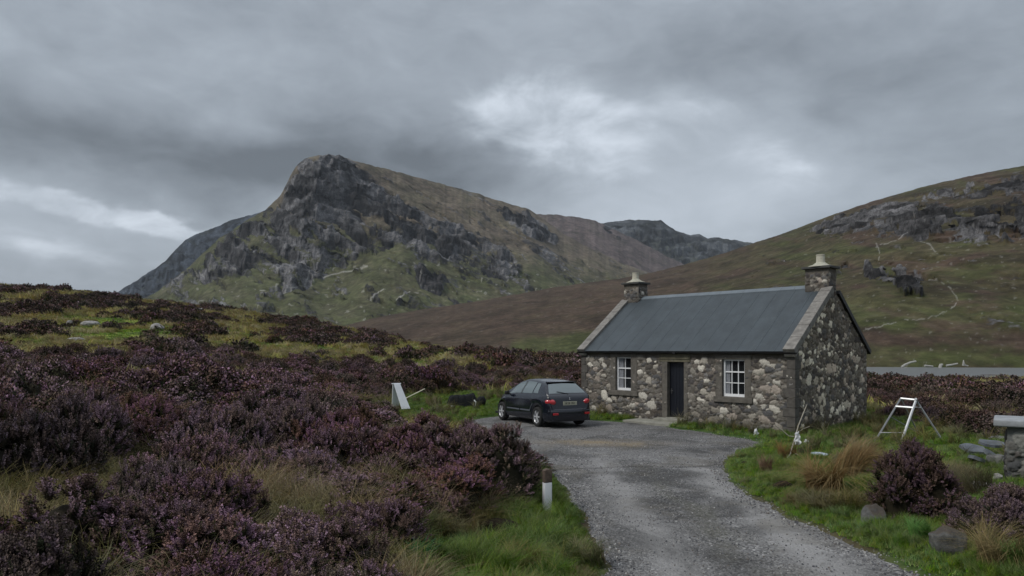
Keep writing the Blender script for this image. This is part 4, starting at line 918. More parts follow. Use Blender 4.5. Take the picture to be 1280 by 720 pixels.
def heather_mesh(name, rx, h, n, lv, per, size, L, seed, lobes=5, core=True, hue=(0, 7), flw=.6, ry=None, pal=None, bunch=1):
    n = n // bunch; rg = np.random.default_rng(seed); ry = ry or rx
    lb = [(0, 0, .0, .62, .88)] + [(math.cos(a) * .55, math.sin(a) * .55, 0, .36 + .2 * rg.random(), .48 + .6 * rg.random()) for a in rg.random(lobes) * 6.28 + np.arange(lobes) * 6.28 / lobes]
    pts, dirs, hz = [], [], []
    while len(pts) < n:
        c = lb[rg.integers(len(lb))] if rg.random() > .35 else lb[0]
        u = rg.normal(size=3); u /= np.linalg.norm(u); u[2] = abs(u[2]); 
        if u[2] < .04: continue
        p = np.array([c[0] + u[0] * c[3], c[1] + u[1] * c[3], u[2] * c[4]])
        if any(((p[0] - q[0]) / q[3]) ** 2 + ((p[1] - q[1]) / q[3]) ** 2 + (p[2] / q[4]) ** 2 < .86 for q in lb if q is not c): continue
        k = 1 + .12 * gn(np.array([p[0] * 3 + seed]), np.array([p[1] * 3 + p[2] * 2]), 3)[0]
        pts.append([p[0] * rx * k, p[1] * ry * k, p[2] * h * k]); dirs.append([u[0] * .75 + rg.normal() * .22, u[1] * .75 + rg.normal() * .22, u[2] * .8 + .42]); hz.append(u[2])
    if bunch > 1:
        m_ = bunch; P0 = np.repeat(np.array(pts), m_, 0); D0 = np.repeat(np.array(dirs), m_, 0); hz = np.repeat(np.array(hz), m_); D0 /= np.linalg.norm(D0, axis=1, keepdims=True)
        J = rg.normal(size=P0.shape) * .42; D1 = D0 + J; pts = P0 + (J - D0 * (J * D0).sum(1, keepdims=True)) * L * .55 - D0 * (np.linalg.norm(J, axis=1, keepdims=True) ** 2) * L * .5; dirs = D1
    pts, dirs, hz = np.array(pts), np.array(dirs), np.array(hz); n = len(pts)
    T, K = sprig_template(lv, per, size, L, rg); Rm = rotmats(dirs, rg.random(n) * 6.28); sc = .65 + .7 * rg.random(n)
    depth = rg.random(n) * .10 + .02; base = pts - dirs / np.linalg.norm(dirs, axis=1, keepdims=True) * (L * sc * .75)[:, None]
    V = np.einsum('nij,vj->nvi', Rm, T) * sc[:, None, None] + base[:, None]
    pick = np.repeat(rg.random(n // bunch + 1), bunch)[:n] * .8 + .2 * rg.random(n); clump = fbm(pts[:, 0] * 2.2 / max(rx, .5) + seed, pts[:, 1] * 2.2 / max(rx, .5), 3, seed)
    hi = np.clip(((pick * .6 + (clump + 1) * .25) * (hue[1] - hue[0]) + hue[0]).astype(int), 0, 6); fl = (HUES if pal is None else pal)[hi] * (.75 + .5 * rg.random((n, 1))); gr = FOL[rg.integers(0, 4, n)]
    isfl = (rg.random(n) < flw + .5 * (hz - .35))
    k = np.repeat(K, 4)[None, :, None]; mixf = np.clip((k - .18) * 4, 0, 1) * isfl[:, None, None]
    jit = 1 + .5 * (np.repeat(rg.random((n, len(K))), 4, axis=1)[:, :, None] - .5)
    C = (gr[:, None] * (1 - mixf) + fl[:, None] * mixf) * jit
    V = V.reshape(-1, 3); C = C.reshape(-1, 3); Q = np.arange(len(V)).reshape(-1, 4)
    parts = [(V, Q, C)]
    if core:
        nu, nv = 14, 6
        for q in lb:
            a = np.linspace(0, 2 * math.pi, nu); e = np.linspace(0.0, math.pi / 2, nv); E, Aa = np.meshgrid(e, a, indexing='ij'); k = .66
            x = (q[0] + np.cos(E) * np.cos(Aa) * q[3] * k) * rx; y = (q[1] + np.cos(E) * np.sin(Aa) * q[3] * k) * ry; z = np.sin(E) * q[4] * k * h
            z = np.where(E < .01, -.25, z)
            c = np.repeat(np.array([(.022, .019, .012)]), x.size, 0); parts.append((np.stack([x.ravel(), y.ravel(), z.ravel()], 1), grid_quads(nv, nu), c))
    V, Q, C = join_np(parts)
    return np_mesh(name, V, Q, [MAT_HEATHER], dict(col=C), smooth=False)
def blade_mesh(name, n, h, spread, lean, width, cols, seed, seg=4, tipc=None, flop=0.0, base_r=.06, droop=1.0, dirn=None):
    rg = np.random.default_rng(seed); a = rg.random(n) * 6.28; r0 = np.sqrt(rg.random(n)) * base_r; ln = h * (.55 + .6 * rg.random(n)); le = lean * (.2 + rg.random(n) * 1.1)
    ux_, uy_ = np.cos(a), np.sin(a)
    if dirn is not None: ux_ = ux_ * .5 + dirn[0]; uy_ = uy_ * .5 + dirn[1]
    t = np.linspace(0, 1, seg + 1); off = le[:, None] * t[None] ** 2 * ln[:, None] + spread * t[None] * .3 * ln[:, None]
    zz = ln[:, None] * (t[None] - .35 * droop * np.clip(le[:, None], 0, 1.6) * t[None] ** 3)
    zz = np.maximum(zz, .02)
    cx = np.cos(a + 2)[:, None] * r0[:, None] + ux_[:, None] * off; cy = np.sin(a + 2)[:, None] * r0[:, None] + uy_[:, None] * off
    kx = gn(np.arange(n) * 3.1, t[-1] * 0 + np.zeros(n), seed)[:, None] * .12 * t[None] * ln[:, None]
    cx = cx + kx; b = a + 1.57 + rg.normal(0, .5, n); wx = np.cos(b)[:, None] * width * .5 * (1 - t[None] * .85); wy_ = np.sin(b)[:, None] * width * .5 * (1 - t[None] * .85)
    V = np.stack([np.stack([cx - wx, cy - wy_, zz], -1), np.stack([cx + wx, cy + wy_, zz], -1)], 2).reshape(-1, 3)
    base = (np.arange(n) * (seg + 1) * 2)[:, None] + (np.arange(seg) * 2)[None]
    Q = np.stack([base, base + 1, base + 3, base + 2], -1).reshape(-1, 4)
    cols = np.array(cols); c = cols[rg.integers(0, len(cols), n)] * (.75 + .5 * rg.random((n, 1))); tc_ = np.array(tipc) if tipc is not None else None
    C = np.repeat(c[:, None], seg + 1, 1)
    if tc_ is not None: f = (t ** 2)[None, :, None] * .7; C = C * (1 - f) + tc_[None, None] * f
    C = np.repeat(C[:, :, None], 2, 2).reshape(-1, 3)
    return V, Q, C
def blades(name, *a, **k): V, Q, C = blade_mesh(name, *a, **k); return np_mesh(name, V, Q, [MAT_GRASS], dict(col=C), smooth=False)
MAT_HEATHER = vcol_mat('heather', .9, .15, 40, .12, rnd=.28)
MAT_GRASS = vcol_mat('grass', .8, .12, 30, .2, rnd=.22, trans=.25)
GREENS = [(.085, .185, .022), (.13, .235, .030), (.17, .265, .045), (.095, .160, .038), (.22, .235, .065)]
STRAW = [(.27, .20, .10), (.34, .26, .14), (.20, .14, .07), (.24, .18, .10), (.14, .13, .055)]
RUSH = [(.22, .125, .06), (.28, .17, .085), (.14, .08, .042), (.34, .23, .12)]
OLIVE = [(.10, .10, .04), (.13, .12, .05), (.075, .085, .03), (.17, .14, .07)]

def scatter(name, label, protos, pts, rot, scl, idx, kind='stuff', cat=None):
    cl = bpy.data.collections.new(name + '_kinds')
    for i, me in enumerate(protos): o = bpy.data.objects.new('%s_kind_%02d' % (name, i), me); cl.objects.link(o)
    me = bpy.data.meshes.new(name); n = len(pts); me.vertices.add(n); me.vertices.foreach_set('co', np.asarray(pts, np.float32).ravel())
    a = me.attributes.new('rot', 'FLOAT_VECTOR', 'POINT'); a.data.foreach_set('vector', np.asarray(rot, np.float32).ravel())
    a = me.attributes.new('scl', 'FLOAT_VECTOR', 'POINT'); a.data.foreach_set('vector', np.asarray(scl, np.float32).ravel())
    a = me.attributes.new('idx', 'INT', 'POINT'); a.data.foreach_set('value', np.asarray(idx, np.int32))
    o = link(bpy.data.objects.new(name, me)); g = bpy.data.node_groups.new(name, 'GeometryNodeTree')
    g.interface.new_socket('Geometry', in_out='INPUT', socket_type='NodeSocketGeometry'); g.interface.new_socket('Geometry', in_out='OUTPUT', socket_type='NodeSocketGeometry')
    gi = g.nodes.new('NodeGroupInput'); go = g.nodes.new('NodeGroupOutput'); ip = g.nodes.new('GeometryNodeInstanceOnPoints')
    ci = g.nodes.new('GeometryNodeCollectionInfo'); ci.inputs['Collection'].default_value = cl; ci.inputs['Separate Children'].default_value = True; ci.inputs['Reset Children'].default_value = True
    def na(nm, ty):
        x = g.nodes.new('GeometryNodeInputNamedAttribute'); x.data_type = ty; x.inputs['Name'].default_value = nm; return x.outputs['Attribute']
    ip.inputs['Pick Instance'].default_value = True
    g.links.new(gi.outputs[0], ip.inputs['Points']); g.links.new(ci.outputs[0], ip.inputs['Instance']); g.links.new(na('idx', 'INT'), ip.inputs['Instance Index'])
    g.links.new(na('rot', 'FLOAT_VECTOR'), ip.inputs['Rotation']); g.links.new(na('scl', 'FLOAT_VECTOR'), ip.inputs['Scale']); g.links.new(ip.outputs[0], go.inputs[0])
    md = o.modifiers.new('scatter', 'NODES'); md.node_group = g
    return tag(o, label, cat, None, kind)
def sector(n, r0, r1, a0=-50, a1=50, pw=2):
    u = RNG.random(n); r = (r0 ** pw + (r1 ** pw - r0 ** pw) * u) ** (1 / pw); a = (a0 + (a1 - a0) * RNG.random(n)) * math.pi / 180
    return r * np.sin(a), r * np.cos(a)
def mkrot(n, tilt=.12): return np.stack([RNG.normal(0, tilt, n), RNG.normal(0, tilt, n), RNG.random(n) * 6.28], 1)
def hd(x, y): return np.where(np.hypot(x, y) < 60, sdf(HPOLY, x, y), 20)
CARP = [(.6, 21.6), (2.6, 22.4), (1.0, 26.6), (-1.4, 25.6)]
def ok_heather(x, y, near=False):
    ln = lawn_near(x, y); dd = drive_sd(x, y); m = (ln > .30) & (dd > .45) & (hd(x, y) > .5)
    lf = lawn_far(x, y); lf2 = lawn_far(x * (1 + 3.0 / np.hypot(x, y)), y * (1 + 3.0 / np.hypot(x, y))); m &= ((lf > .6) & (lf2 > .6)) | (RNG.random(len(x)) < .02)
    left = x < y * .1
    m &= ~((~left) & (y < 30) & (hd(x, y) > -1) & (x < 25) & (y < 24) & (dd < 8) & (x > 0) & (ln < 2) & (y < 20))
    zz = Gz(x, y); m &= ~((zz < -1.72) & (x > 20))
    return m
# ---- the mass of heather: domed bushes spaced so the dark hollows between them show
hn = [heather_mesh('heather_near', .80, .74, 2500, 9, 3, .0175, .17, 100 + i, hue=(0, 7) if i % 3 else (2, 6), bunch=11, pal=BRT if i == 5 else None) for i in range(6)]
hm = [heather_mesh('heather_mid', .66, .62, 620, 4, 2, .036, .18, 200 + i, hue=(0, 7) if i % 2 else (2, 6)) for i in range(5)] + [heather_mesh('heather_mid', .56, .56, 480, 4, 2, .036, .18, 220 + i, pal=BROWN) for i in range(3)]
hf = [heather_mesh('heather_far', .60, .52, 190, 2, 2, .075, .20, 300 + i, pal=BROWN if i > 1 else None, hue=(2, 6), flw=.45) for i in range(5)]
def straw_zone(x, y): return fbm(x * .33 + 5, y * .33, 3, 61)
GAPS = [hit(*p)[:2] + (r_,) for *p, r_ in ((10, 690, 1.0), (30, 640, 1.0), (60, 590, .7), (10, 550, 1.0), (310, 545, .6), (600, 665, .45), (120, 500, 1.0), (410, 560, .35), (250, 500, .7), (200, 590, .5), (1215, 522, 1.7), (1150, 494, 1.6), (1262, 505, 1.8), (1098, 500, 1.3), (620, 470, 1.5), (700, 462, 1.6), (420, 500, .6), (60, 500, .9))]
def gap(x, y):
    d = np.full(len(x), 9.0)
    for a, b, c in GAPS: d = np.minimum(d, np.hypot(x - a, y - b) / c)
    return d
def poisson(x, y, dist):
    keep = []; cell = {}; 
    for i in range(len(x)):
        dd_ = dist[i]; ci, cj = int(x[i] // 1.2), int(y[i] // 1.2); ok = True
        for a in range(ci - 2, ci + 3):
            for b in range(cj - 2, cj + 3):
                for q in cell.get((a, b), ()):
                    if (x[q] - x[i]) ** 2 + (y[q] - y[i]) ** 2 < dd_ * dd_: ok = False; break
                if not ok: break
            if not ok: break
        if ok: cell.setdefault((ci, cj), []).append(i); keep.append(i)
    return np.array(keep)
x, y = sector(9000, 3.4, 15, -52, 14); k = ok_heather(x, y) & (gap(x, y) > 1) & (straw_zone(x, y) < .30); x, y = x[k], y[k]
k = poisson(x, y, .62 + .45 * RNG.random(len(x))); x, y = x[k], y[k]; n = len(x)
s_ = .62 + .55 * RNG.random(n); ht = np.clip(1.0 + .6 * fbm(x * .7, y * .7, 2, 62) + .15 * RNG.normal(0, 1, n), .55, 1.4)
ht = ht * np.clip((lawn_near(x, y) - .2) * .6 + .6, .6, 1) * np.where(np.hypot(x, y) < 4.8, .8, 1) * np.where((x / y > -.22) & (y > 11), .62, 1)
scatter('heather', 'purple brown heather covering the near bank on the left', hn, np.stack([x, y, Gz(x, y) - .05], 1), mkrot(n, .15), np.stack([s_, s_, s_ * ht], 1), RNG.integers(0, 6, n))
print('near heather', n)
x, y = sector(30000, 15, 46, -52, 50); k = ok_heather(x, y) & (straw_zone(x * .6, y * .6) < .24) & (gap(x, y) > 1); x, y = x[k], y[k]
k = poisson(x, y, np.clip(.85 + .4 * fbm(x * .2, y * .2, 2, 65), .6, 1.3)); x, y = x[k], y[k]; n = len(x)
s_ = (.85 + .7 * RNG.random(n)) * np.clip(1 + .5 * fbm(x * .25, y * .25, 2, 63), .6, 1.5); ht = (.75 + .45 * RNG.random(n)) * np.where((x / y > -.24) & (x < 1) & (y < 27), .55, 1)
brn = (RNG.random(n) < np.where(x > y * .1, .95, .25 + .5 * sstep(22, 45, np.hypot(x, y))))
scatter('heather', 'heather between the drive and the moor', hm, np.stack([x, y, Gz(x, y) - .06], 1), mkrot(n, .15), np.stack([s_, s_, s_ * ht], 1), np.where(brn, 5 + RNG.integers(0, 3, n), RNG.integers(0, 5, n)))
print('mid heather', n)
x, y = sector(45000, 46, 135, -52, 50, 1.7); k = ok_heather(x, y) & (Gz(x, y) > -1.72) & (straw_zone(x * .35, y * .35) < .24); x, y = x[k], y[k]
k = poisson(x, y, .85 + .35 * RNG.random(len(x))); x, y = x[k], y[k]; n = len(x)
s_ = (.9 + .9 * RNG.random(n)) * np.clip(1 + .5 * fbm(x * .12, y * .12, 2, 64), .6, 1.6)
scatter('heather', 'far heather up to the skyline of the moor', hf, np.stack([x, y, Gz(x, y) - .08], 1), mkrot(n), np.stack([s_, s_, s_ * (.7 + .5 * RNG.random(n))], 1), np.where(RNG.random(n) < .8, 2 + RNG.integers(0, 3, n), RNG.integers(0, 2, n)))
print('far heather', n)
# ---- grasses
short = [blades('turf', 45, .085, .5, .6, .007, GREENS, 400 + i, 3, (.11, .15, .04), base_r=.10) for i in range(4)]
longg = [blades('long_grass', 80, .27, .5, .75, .007, GREENS, 410 + i, 5, (.12, .16, .05), base_r=.09) for i in range(4)]
straw = [blades('straw', 75, .42, .5, .85, .0055, STRAW, 420 + i, 5, (.30, .24, .14), base_r=.07) for i in range(4)]
olive = [blades('olive_grass', 70, .30, .5, .9, .008, OLIVE, 430 + i, 4, (.22, .19, .09), base_r=.09) for i in range(3)]
fgr = [blades('far_grass', 40, .22, .6, .9, .03, [(.27, .26, .07), (.34, .30, .11), (.22, .24, .06)] + STRAW[:2], 440 + i, 3, (.26, .22, .10), base_r=.3) for i in range(3)]
fgg = [blades('far_turf', 40, .10, .6, .8, .03, GREENS, 450 + i, 3, (.13, .17, .05), base_r=.3) for i in range(3)]
def lawn_pts(n, r0, r1, lim=.25, pw=2, a0=-50, a1=50):
    x, y = sector(n, r0, r1, a0, a1, pw); lx_ = (x - HB[0]) * ux + (y - HB[1]) * uy; ly_ = (x - HB[0]) * vx + (y - HB[1]) * vy
    k = ~((lx_ > 2.5) & (lx_ < 4.55) & (ly_ > -1.05) & (ly_ < .2)) & (lawn_near(x, y) < lim) & (drive_sd(x, y) > .02) & (hd(x, y) > .03); return x[k], y[k]
x, y = lawn_pts(60000, 3.5, 17); n = len(x); lng = (RNG.random(n) < .34 + .3 * np.sign(fbm(x * .8, y * .8, 2, 71))) & (drive_sd(x, y) > .12)
idx = np.where(lng, 4 + RNG.integers(0, 4, n), RNG.integers(0, 4, n)); dry = (fbm(x * .6 + 3, y * .6, 3, 72) > .38) & (RNG.random(n) < .30); idx = np.where(dry, 8 + RNG.integers(0, 3, n), idx)
s_ = .7 + .6 * RNG.random(n); s_ = np.where(lng | dry, s_ * np.clip(drive_sd(x, y) * 2 + .35, .35, 1.0), s_)
right = x > y * .25; s_ = np.where(lng & right, s_ * .62, s_)
scatter('grass', 'green grass verges along the gravel drive', short + longg + olive, np.stack([x, y, Gz(x, y) - .01], 1), mkrot(n), np.stack([s_] * 3, 1), idx)
print('grass near', n)
x, y = lawn_pts(42000, 17, 38, .35); n = len(x); idx = np.where(RNG.random(n) < .035, 4 + RNG.integers(0, 3, n), RNG.integers(0, 4, n)); s_ = 1.1 + .8 * RNG.random(n)
hdd = hd(x, y); s_ = s_ * np.where((hdd < .9) & (hdd > 0), 1.25, 1)
scatter('grass', 'mown green turf around the cottage and the car', short + olive, np.stack([x, y, Gz(x, y) - .01], 1), mkrot(n), np.stack([s_] * 3, 1), idx)
print('grass mid', n)
# olive and straw grass standing through the heather
x, y = sector(9000, 3.0, 16, -52, 14); k = (lawn_near(x, y) > .0) & (drive_sd(x, y) > .25) & (x < y * .12); x, y = x[k], y[k]; sz = straw_zone(x, y)
k = RNG.random(len(x)) < np.where((sz > .24) | (gap(x, y) < 1.1), .85, .13); x, y = x[k], y[k]; n = len(x); s_ = .8 + .7 * RNG.random(n)
scatter('dry_grass', 'dry straw coloured grass standing among the heather', straw + olive, np.stack([x, y, Gz(x, y)], 1), mkrot(n), np.stack([s_] * 3, 1), np.where(straw_zone(x + 40, y) - .35 * (gap(x, y) < 1.2) > 0, RNG.integers(0, 4, n), 4 + RNG.integers(0, 3, n)))
x, y = sector(26000, 16, 60, -52, 50); k = (lawn_near(x, y) > .1) & (drive_sd(x, y) > .3) & (hd(x, y) > .4) & (Gz(x, y) > -1.7); x, y = x[k], y[k]; sz = straw_zone(x * .6, y * .6)
k = RNG.random(len(x)) < np.where((sz > .16) | (gap(x, y) < 1.05), .6, .16); x, y = x[k], y[k]; n = len(x); s_ = (1.0 + .9 * RNG.random(n))
scatter('dry_grass', 'dry grass tussocks on the open moor', straw + olive + fgr, np.stack([x, y, Gz(x, y)], 1), mkrot(n), np.stack([s_] * 3, 1), RNG.integers(3, 10, n))
x, y = sector(34000, 30, 135, -52, 50, 1.5); lf = lawn_far(x, y); k = ((lf < .8) | (straw_zone(x * .35, y * .35) > .16)) & (lawn_near(x, y) > .2) & (Gz(x, y) > -1.7); x, y = x[k], y[k]; n = len(x); s_ = 1.0 + 1.0 * RNG.random(n); s_ = s_ * (1 + np.hypot(x, y) / 120)
s_ = np.where(lawn_far(x, y) < .3, s_ * .8, s_)
scatter('dry_grass', 'yellow green hill grass patches', fgr + fgg, np.stack([x, y, Gz(x, y)], 1), mkrot(n), np.stack([s_] * 3, 1), np.where((lawn_far(x, y) < .3) & (fbm(x * .15, y * .15, 3, 73) > -.12), 3 + RNG.integers(0, 3, n), RNG.integers(0, 3, n)))
# ---- loose stones on the drive
def stone_mesh(name, seed, c=(.2, .2, .205), rr=1.0, sub=2, flat_=(1, .8, .55), planes=5):
    rg = random.Random(seed); bm = bmesh.new(); bmesh.ops.create_icosphere(bm, subdivisions=sub, radius=1)
    pl = [(Vector((rg.gauss(0, 1), rg.gauss(0, 1), rg.gauss(0, 1))).normalized(), .62 + .25 * rg.random()) for _ in range(planes)]
    for v in bm.verts:
        for nrm, d in pl:
            e = v.co.dot(nrm) - d
            if e > 0: v.co -= nrm * e * .92
        v.co += v.co.normalized() * .09 * mnoise.noise(v.co * 2.3 + Vector((seed, 0, 0))) + v.co.normalized() * .03 * mnoise.noise(v.co * 7 + Vector((seed, 3, 0)))
        v.co = Vector((v.co.x * flat_[0] * rr, v.co.y * flat_[1] * rr, v.co.z * flat_[2] * rr))
    for e in bm.edges:
        if len(e.link_faces) == 2 and e.calc_face_angle(0) > .42: e.smooth = False
    me = bpy.data.meshes.new(name); bm.to_mesh(me); bm.free(); return me
peb = []
for i, c in enumerate([(.11, .11, .118), (.19, .188, .19), (.30, .295, .285), (.14, .125, .115), (.07, .072, .08), (.42, .41, .40)]):
    me = stone_mesh('pebble', i, sub=1); me.materials.append(simple('pebble_%d' % i, c, .9, .2, 3, bump=0)); peb.append(me)
x = RNG.uniform(-2.8, 10.5, 110000); y = RNG.uniform(5.2, 21, 110000); dd = drive_sd(x, y)
pr = np.where(dd > -.35, .75, .16 + .25 * (fbm(x, y, 3, 81) > .1)) * np.clip(12 / y, .3, 1) ** 1.3; k = (dd < .14) & (RNG.random(len(x)) < pr); x, y, dd = x[k], y[k], dd[k]; n = len(x)
s_ = (.007 + .013 * RNG.random(n) ** 2.2) * np.where(dd > -.4, 1.35, 1.0)
scatter('loose_gravel', 'loose grey gravel stones lying on the drive', peb, np.stack([x, y, Gz(x, y) - .008], 1), RNG.random((n, 3)) * 6.28, np.stack([s_] * 3, 1), RNG.choice(6, n, p=[.25, .3, .14, .13, .14, .04]))
print('gravel', n)

# ------------------------------------------------------------------ individual heather bushes
def bush(px, py, rx, h, n, seed, label, ry=None, dz=-.05, hue=(0, 7), lobes=6, fine=1.0, group='heather bushes standing apart', pal=None):
    x_, y_, z_ = hit(px, py); me = heather_mesh('heather_bush', rx, h, int(n * 1.15), 8, 3, .0165 * fine, .16 * fine, seed, lobes, True, hue, .75, ry, pal, bunch=11)
    o = obj('heather_bush', me); o.location = (x_, y_, z_ + dz); return tag(o, label, 'heather bush', group)
bush(592, 618, 1.08, 1.27, 5000, 501, 'broad purple heather bush left of the white post, at the edge of the drive', ry=.9, hue=(0, 6), lobes=9)
bush(508, 604, .90, 1.02, 3600, 502, 'heather bush directly left of the broad one by the drive')
bush(455, 690, .62, .58, 2200, 503, 'bright purple heather bush low in the foreground beside the green verge', hue=(1, 7))
bush(415, 722, .62, .58, 2300, 510, 'mauve heather bush at the bottom edge of the photo nearest the green verge', hue=(1, 7))
bush(340, 716, .55, .50, 1900, 504, 'mauve heather bush at the bottom edge of the photo, second from the green verge', hue=(1, 7))
bush(190, 650, .62, .55, 2200, 505, 'dark rounded heather bush in the left foreground behind the nearest clumps')
bush(1147, 652, .66, 1.22, 3300, 506, 'tall dark heather bush right of the drive beside the tilted grey stone', ry=.6, hue=(2, 6), dz=-.02, pal=BRT)
bush(1262, 676, .66, .82, 2500, 507, 'low heather bush in front of the stone pillar with the capstone', ry=.55, hue=(2, 6), pal=BRT)
bush(1180, 533, .95, .62, 1500, 508, 'dark heather bush behind the metal trestle', ry=.8, hue=(2, 6), fine=1.6, pal=BRT)
bush(1120, 522, .9, .55, 1300, 509, 'dark heather bush between the cottage gable and the metal trestle', ry=.8, hue=(2, 5), fine=1.6, pal=BRT)
# ------------------------------------------------------------------ grass tufts standing apart
def tuft(px, py, n, h, spread, lean, width, cols, seed, label, tip=None, base_r=.12, sc=1, droop=1, dirn=None, dz=0):
    x_, y_, z_ = hit(px, py); V, Q, C = blade_mesh('t', n, h, spread, lean, width * 1.25, cols, seed, 6, tip, base_r=base_r, droop=droop, dirn=dirn)
    o = obj('grass_tuft', np_mesh('grass_tuft', V, Q, [MAT_GRASS], dict(col=C), smooth=False)); o.location = (x_, y_, z_ - .01 + dz); return tag(o, label, 'grass tuft', 'grass tufts standing apart')
tuft(957, 591, 230, .40, .4, .7, .008, RUSH, 601, 'upright rust brown rush tuft at the inner bend of the drive', base_r=.13)
tuft(984, 574, 260, .50, .5, .95, .008, [(.12, .075, .04), (.17, .11, .06), (.085, .055, .032), (.15, .12, .06)], 602, 'dark brown tuft under the bare twigs at the cottage corner', (.24, .17, .09), base_r=.22)
tuft(1030, 618, 1000, .85, .4, 1.25, .008, STRAW + RUSH[:1], 603, 'wide straw coloured tuft bowed over the grass in the middle of the right verge', (.40, .30, .17), base_r=.3, droop=1.4)
tuft(1058, 596, 900, .98, .4, 1.3, .008, RUSH[:2] + STRAW, 604, 'tan tuft flopped to the right behind the bowed straw tuft', (.42, .29, .17), base_r=.25, dirn=(.8, -.2), droop=1.5)
tuft(1078, 584, 520, .68, .4, .7, .008, STRAW, 605, 'pale upright straw tuft left of the metal trestle feet', (.34, .27, .16), base_r=.2)
tuft(1155, 640, 700, .65, .4, .9, .007, OLIVE + RUSH[:1], 606, 'olive brown tuft at the foot of the tall dark heather bush', (.24, .18, .09), base_r=.2)
tuft(1215, 622, 600, .62, .4, .7, .007, OLIVE, 607, 'tall olive grass tuft below the pile of slate slabs', (.2, .19, .08), base_r=.3)
tuft(1250, 712, 700, .62, .4, 1.0, .006, STRAW + OLIVE, 608, 'golden tuft at the bottom right corner of the photo', (.32, .26, .12), base_r=.22, droop=1.3)
tuft(1150, 676, 420, .30, .5, .6, .007, GREENS[:3], 609, 'bright green tuft between the two grey stones', (.11, .2, .05), base_r=.14)
tuft(1272, 716, 420, .30, .5, .6, .007, GREENS[:3], 610, 'bright green tuft right of the golden one in the bottom corner', (.10, .2, .06), base_r=.14, dz=.05)
tuft(694, 704, 900, .30, .5, .75, .006, GREENS[:4], 611, 'long green tuft in front of the white post', (.14, .2, .07), base_r=.3)
tuft(735, 706, 500, .36, .4, .9, .006, OLIVE + GREENS[2:4], 612, 'yellowing tuft hanging over the left edge of the drive', (.24, .2, .09), base_r=.2)
tuft(652, 716, 500, .42, .4, 1.1, .006, STRAW + OLIVE, 613, 'dry bent tuft at the bottom of the left verge', (.30, .24, .12), base_r=.22, droop=1.3)
tuft(580, 676, 360, .36, .4, .8, .006, STRAW + OLIVE, 614, 'olive straw tuft at the foot of the broad heather bush', (.22, .18, .09), base_r=.18)
tuft(528, 712, 300, .30, .4, .55, .009, [(.03, .12, .03), (.04, .15, .04)], 615, 'vivid green tuft beside the nearest heather clumps', (.06, .24, .07), base_r=.1)
tuft(70, 640, 500, .60, .5, 1.2, .005, STRAW + OLIVE, 616, 'sprawling pale grass tuft at the left edge of the foreground', (.3, .26, .13), base_r=.3)
tuft(490, 520, 300, .5, .5, .9, .010, STRAW, 617, 'straw tuft in front of the white folding board', base_r=.25, sc=1)

# ------------------------------------------------------------------ small things
def at(px, Y, dz=0): x_ = (px - 640) / F * Y; return Vector((x_, Y, g1(x_, Y) + dz))
def P3(px, py, Y): return Vector(((px - 640) / F * Y, Y, CZ - (py - HY) / F * Y))
# marker post
x_, y_, z_ = hit(684, 640)
post = thing('marker_post', 'short white wooden post with a weathered brown top at the left edge of the drive', 'post', (x_, y_, z_), .3)
wpm = Mat('worn_white_paint', .7, .3); nz = wpm.noise(9, 6, .7, wpm.mp((1, 1, .25)))
wpm.col(wpm.mix(wpm.ramp(nz, [(.60, 0), (.72, .8)]), (.62, .64, .66), (.30, .28, .24))); wpm.bump(nz, .5, .01)
bm = bmesh.new(); box(bm, -.062, .062, -.05, .05, -.15, .45, bev=.014); obj('shaft', bm, post, wpm.m, True)
bm = bmesh.new(); box(bm, -.064, .064, -.052, .052, .445, .66, bev=.014)
bmesh.ops.subdivide_edges(bm, edges=bm.edges, cuts=2, use_grid_fill=True)
for v in bm.verts: v.co += Vector((1, 1, .6)) * .006 * mnoise.noise(v.co * 25); v.co.z -= .03 * max(0, (v.co.z - .58)) / .08 * abs(v.co.x) / .06
obj('post_top', bm, post, simple('bare_wood', (.095, .070, .055), .9, .4, 20, bump=.6), True)
# folding white board: two panels and a hinge rail
x_, y_, z_ = hit(497, 512)
bd = thing('folding_board', 'white folding board standing open like a tent on the grass left of the car', 'folding board', (x_, y_, z_ + .06), 0); bd.scale = (1.1, 1.1, 1.08)
bwm = simple('board_white', (.74, .76, .78), .5, .07, 6)
top = .84
def panel(name, top_c, bot_c, halfw, axis, th=.025):
    bm = bmesh.new(); a = Vector(axis).normalized() * halfw; up = (Vector(top_c) - Vector(bot_c)).normalized(); n = up.cross(a).normalized() * th / 2
    vs = [bm.verts.new(Vector(c) + s1 * a * w + s2 * n) for s2 in (-1, 1) for c, s1, w in ((bot_c, -1, 1), (bot_c, 1, 1), (top_c, 1, .72), (top_c, -1, .72))]
    for f in ((0, 1, 2, 3), (7, 6, 5, 4), (0, 4, 5, 1), (1, 5, 6, 2), (2, 6, 7, 3), (3, 7, 4, 0)): bm.faces.new([vs[i] for i in f])
    bmesh.ops.bevel(bm, geom=list(bm.edges), offset=.004, segments=1, affect='EDGES'); return obj(name, bm, bd, bwm)
panel('front_panel', (-.02, -.02, top), (.32, -.22, -.02), .16, (.85, .6, 0)); panel('back_panel', (-.08, .0, top), (-.10, .16, -.02), .14, (.75, .6, 0))
bm = bmesh.new(); tube(bm, [(-.18, -.10, top), (.10, .09, top)], .018, 8); obj('hinge_rail', bm, bd, bwm)
a_, b_ = P3(503, 500, 27.6), P3(531, 486, 28.2); a_.z = max(a_.z, g1(a_.x, a_.y) + .03)
bm = bmesh.new(); dv = (b_ - a_); M = Matrix.Translation(a_) @ quat_from_z(dv).to_4x4(); box(bm, -.032, .032, -.014, .014, 0, dv.length, M, .004)
tag(obj('plank', bm, None, simple('pale_wood', (.50, .47, .36), .8, .2, 9)), 'pale plank leaning into the heather behind the white folding board', 'plank')
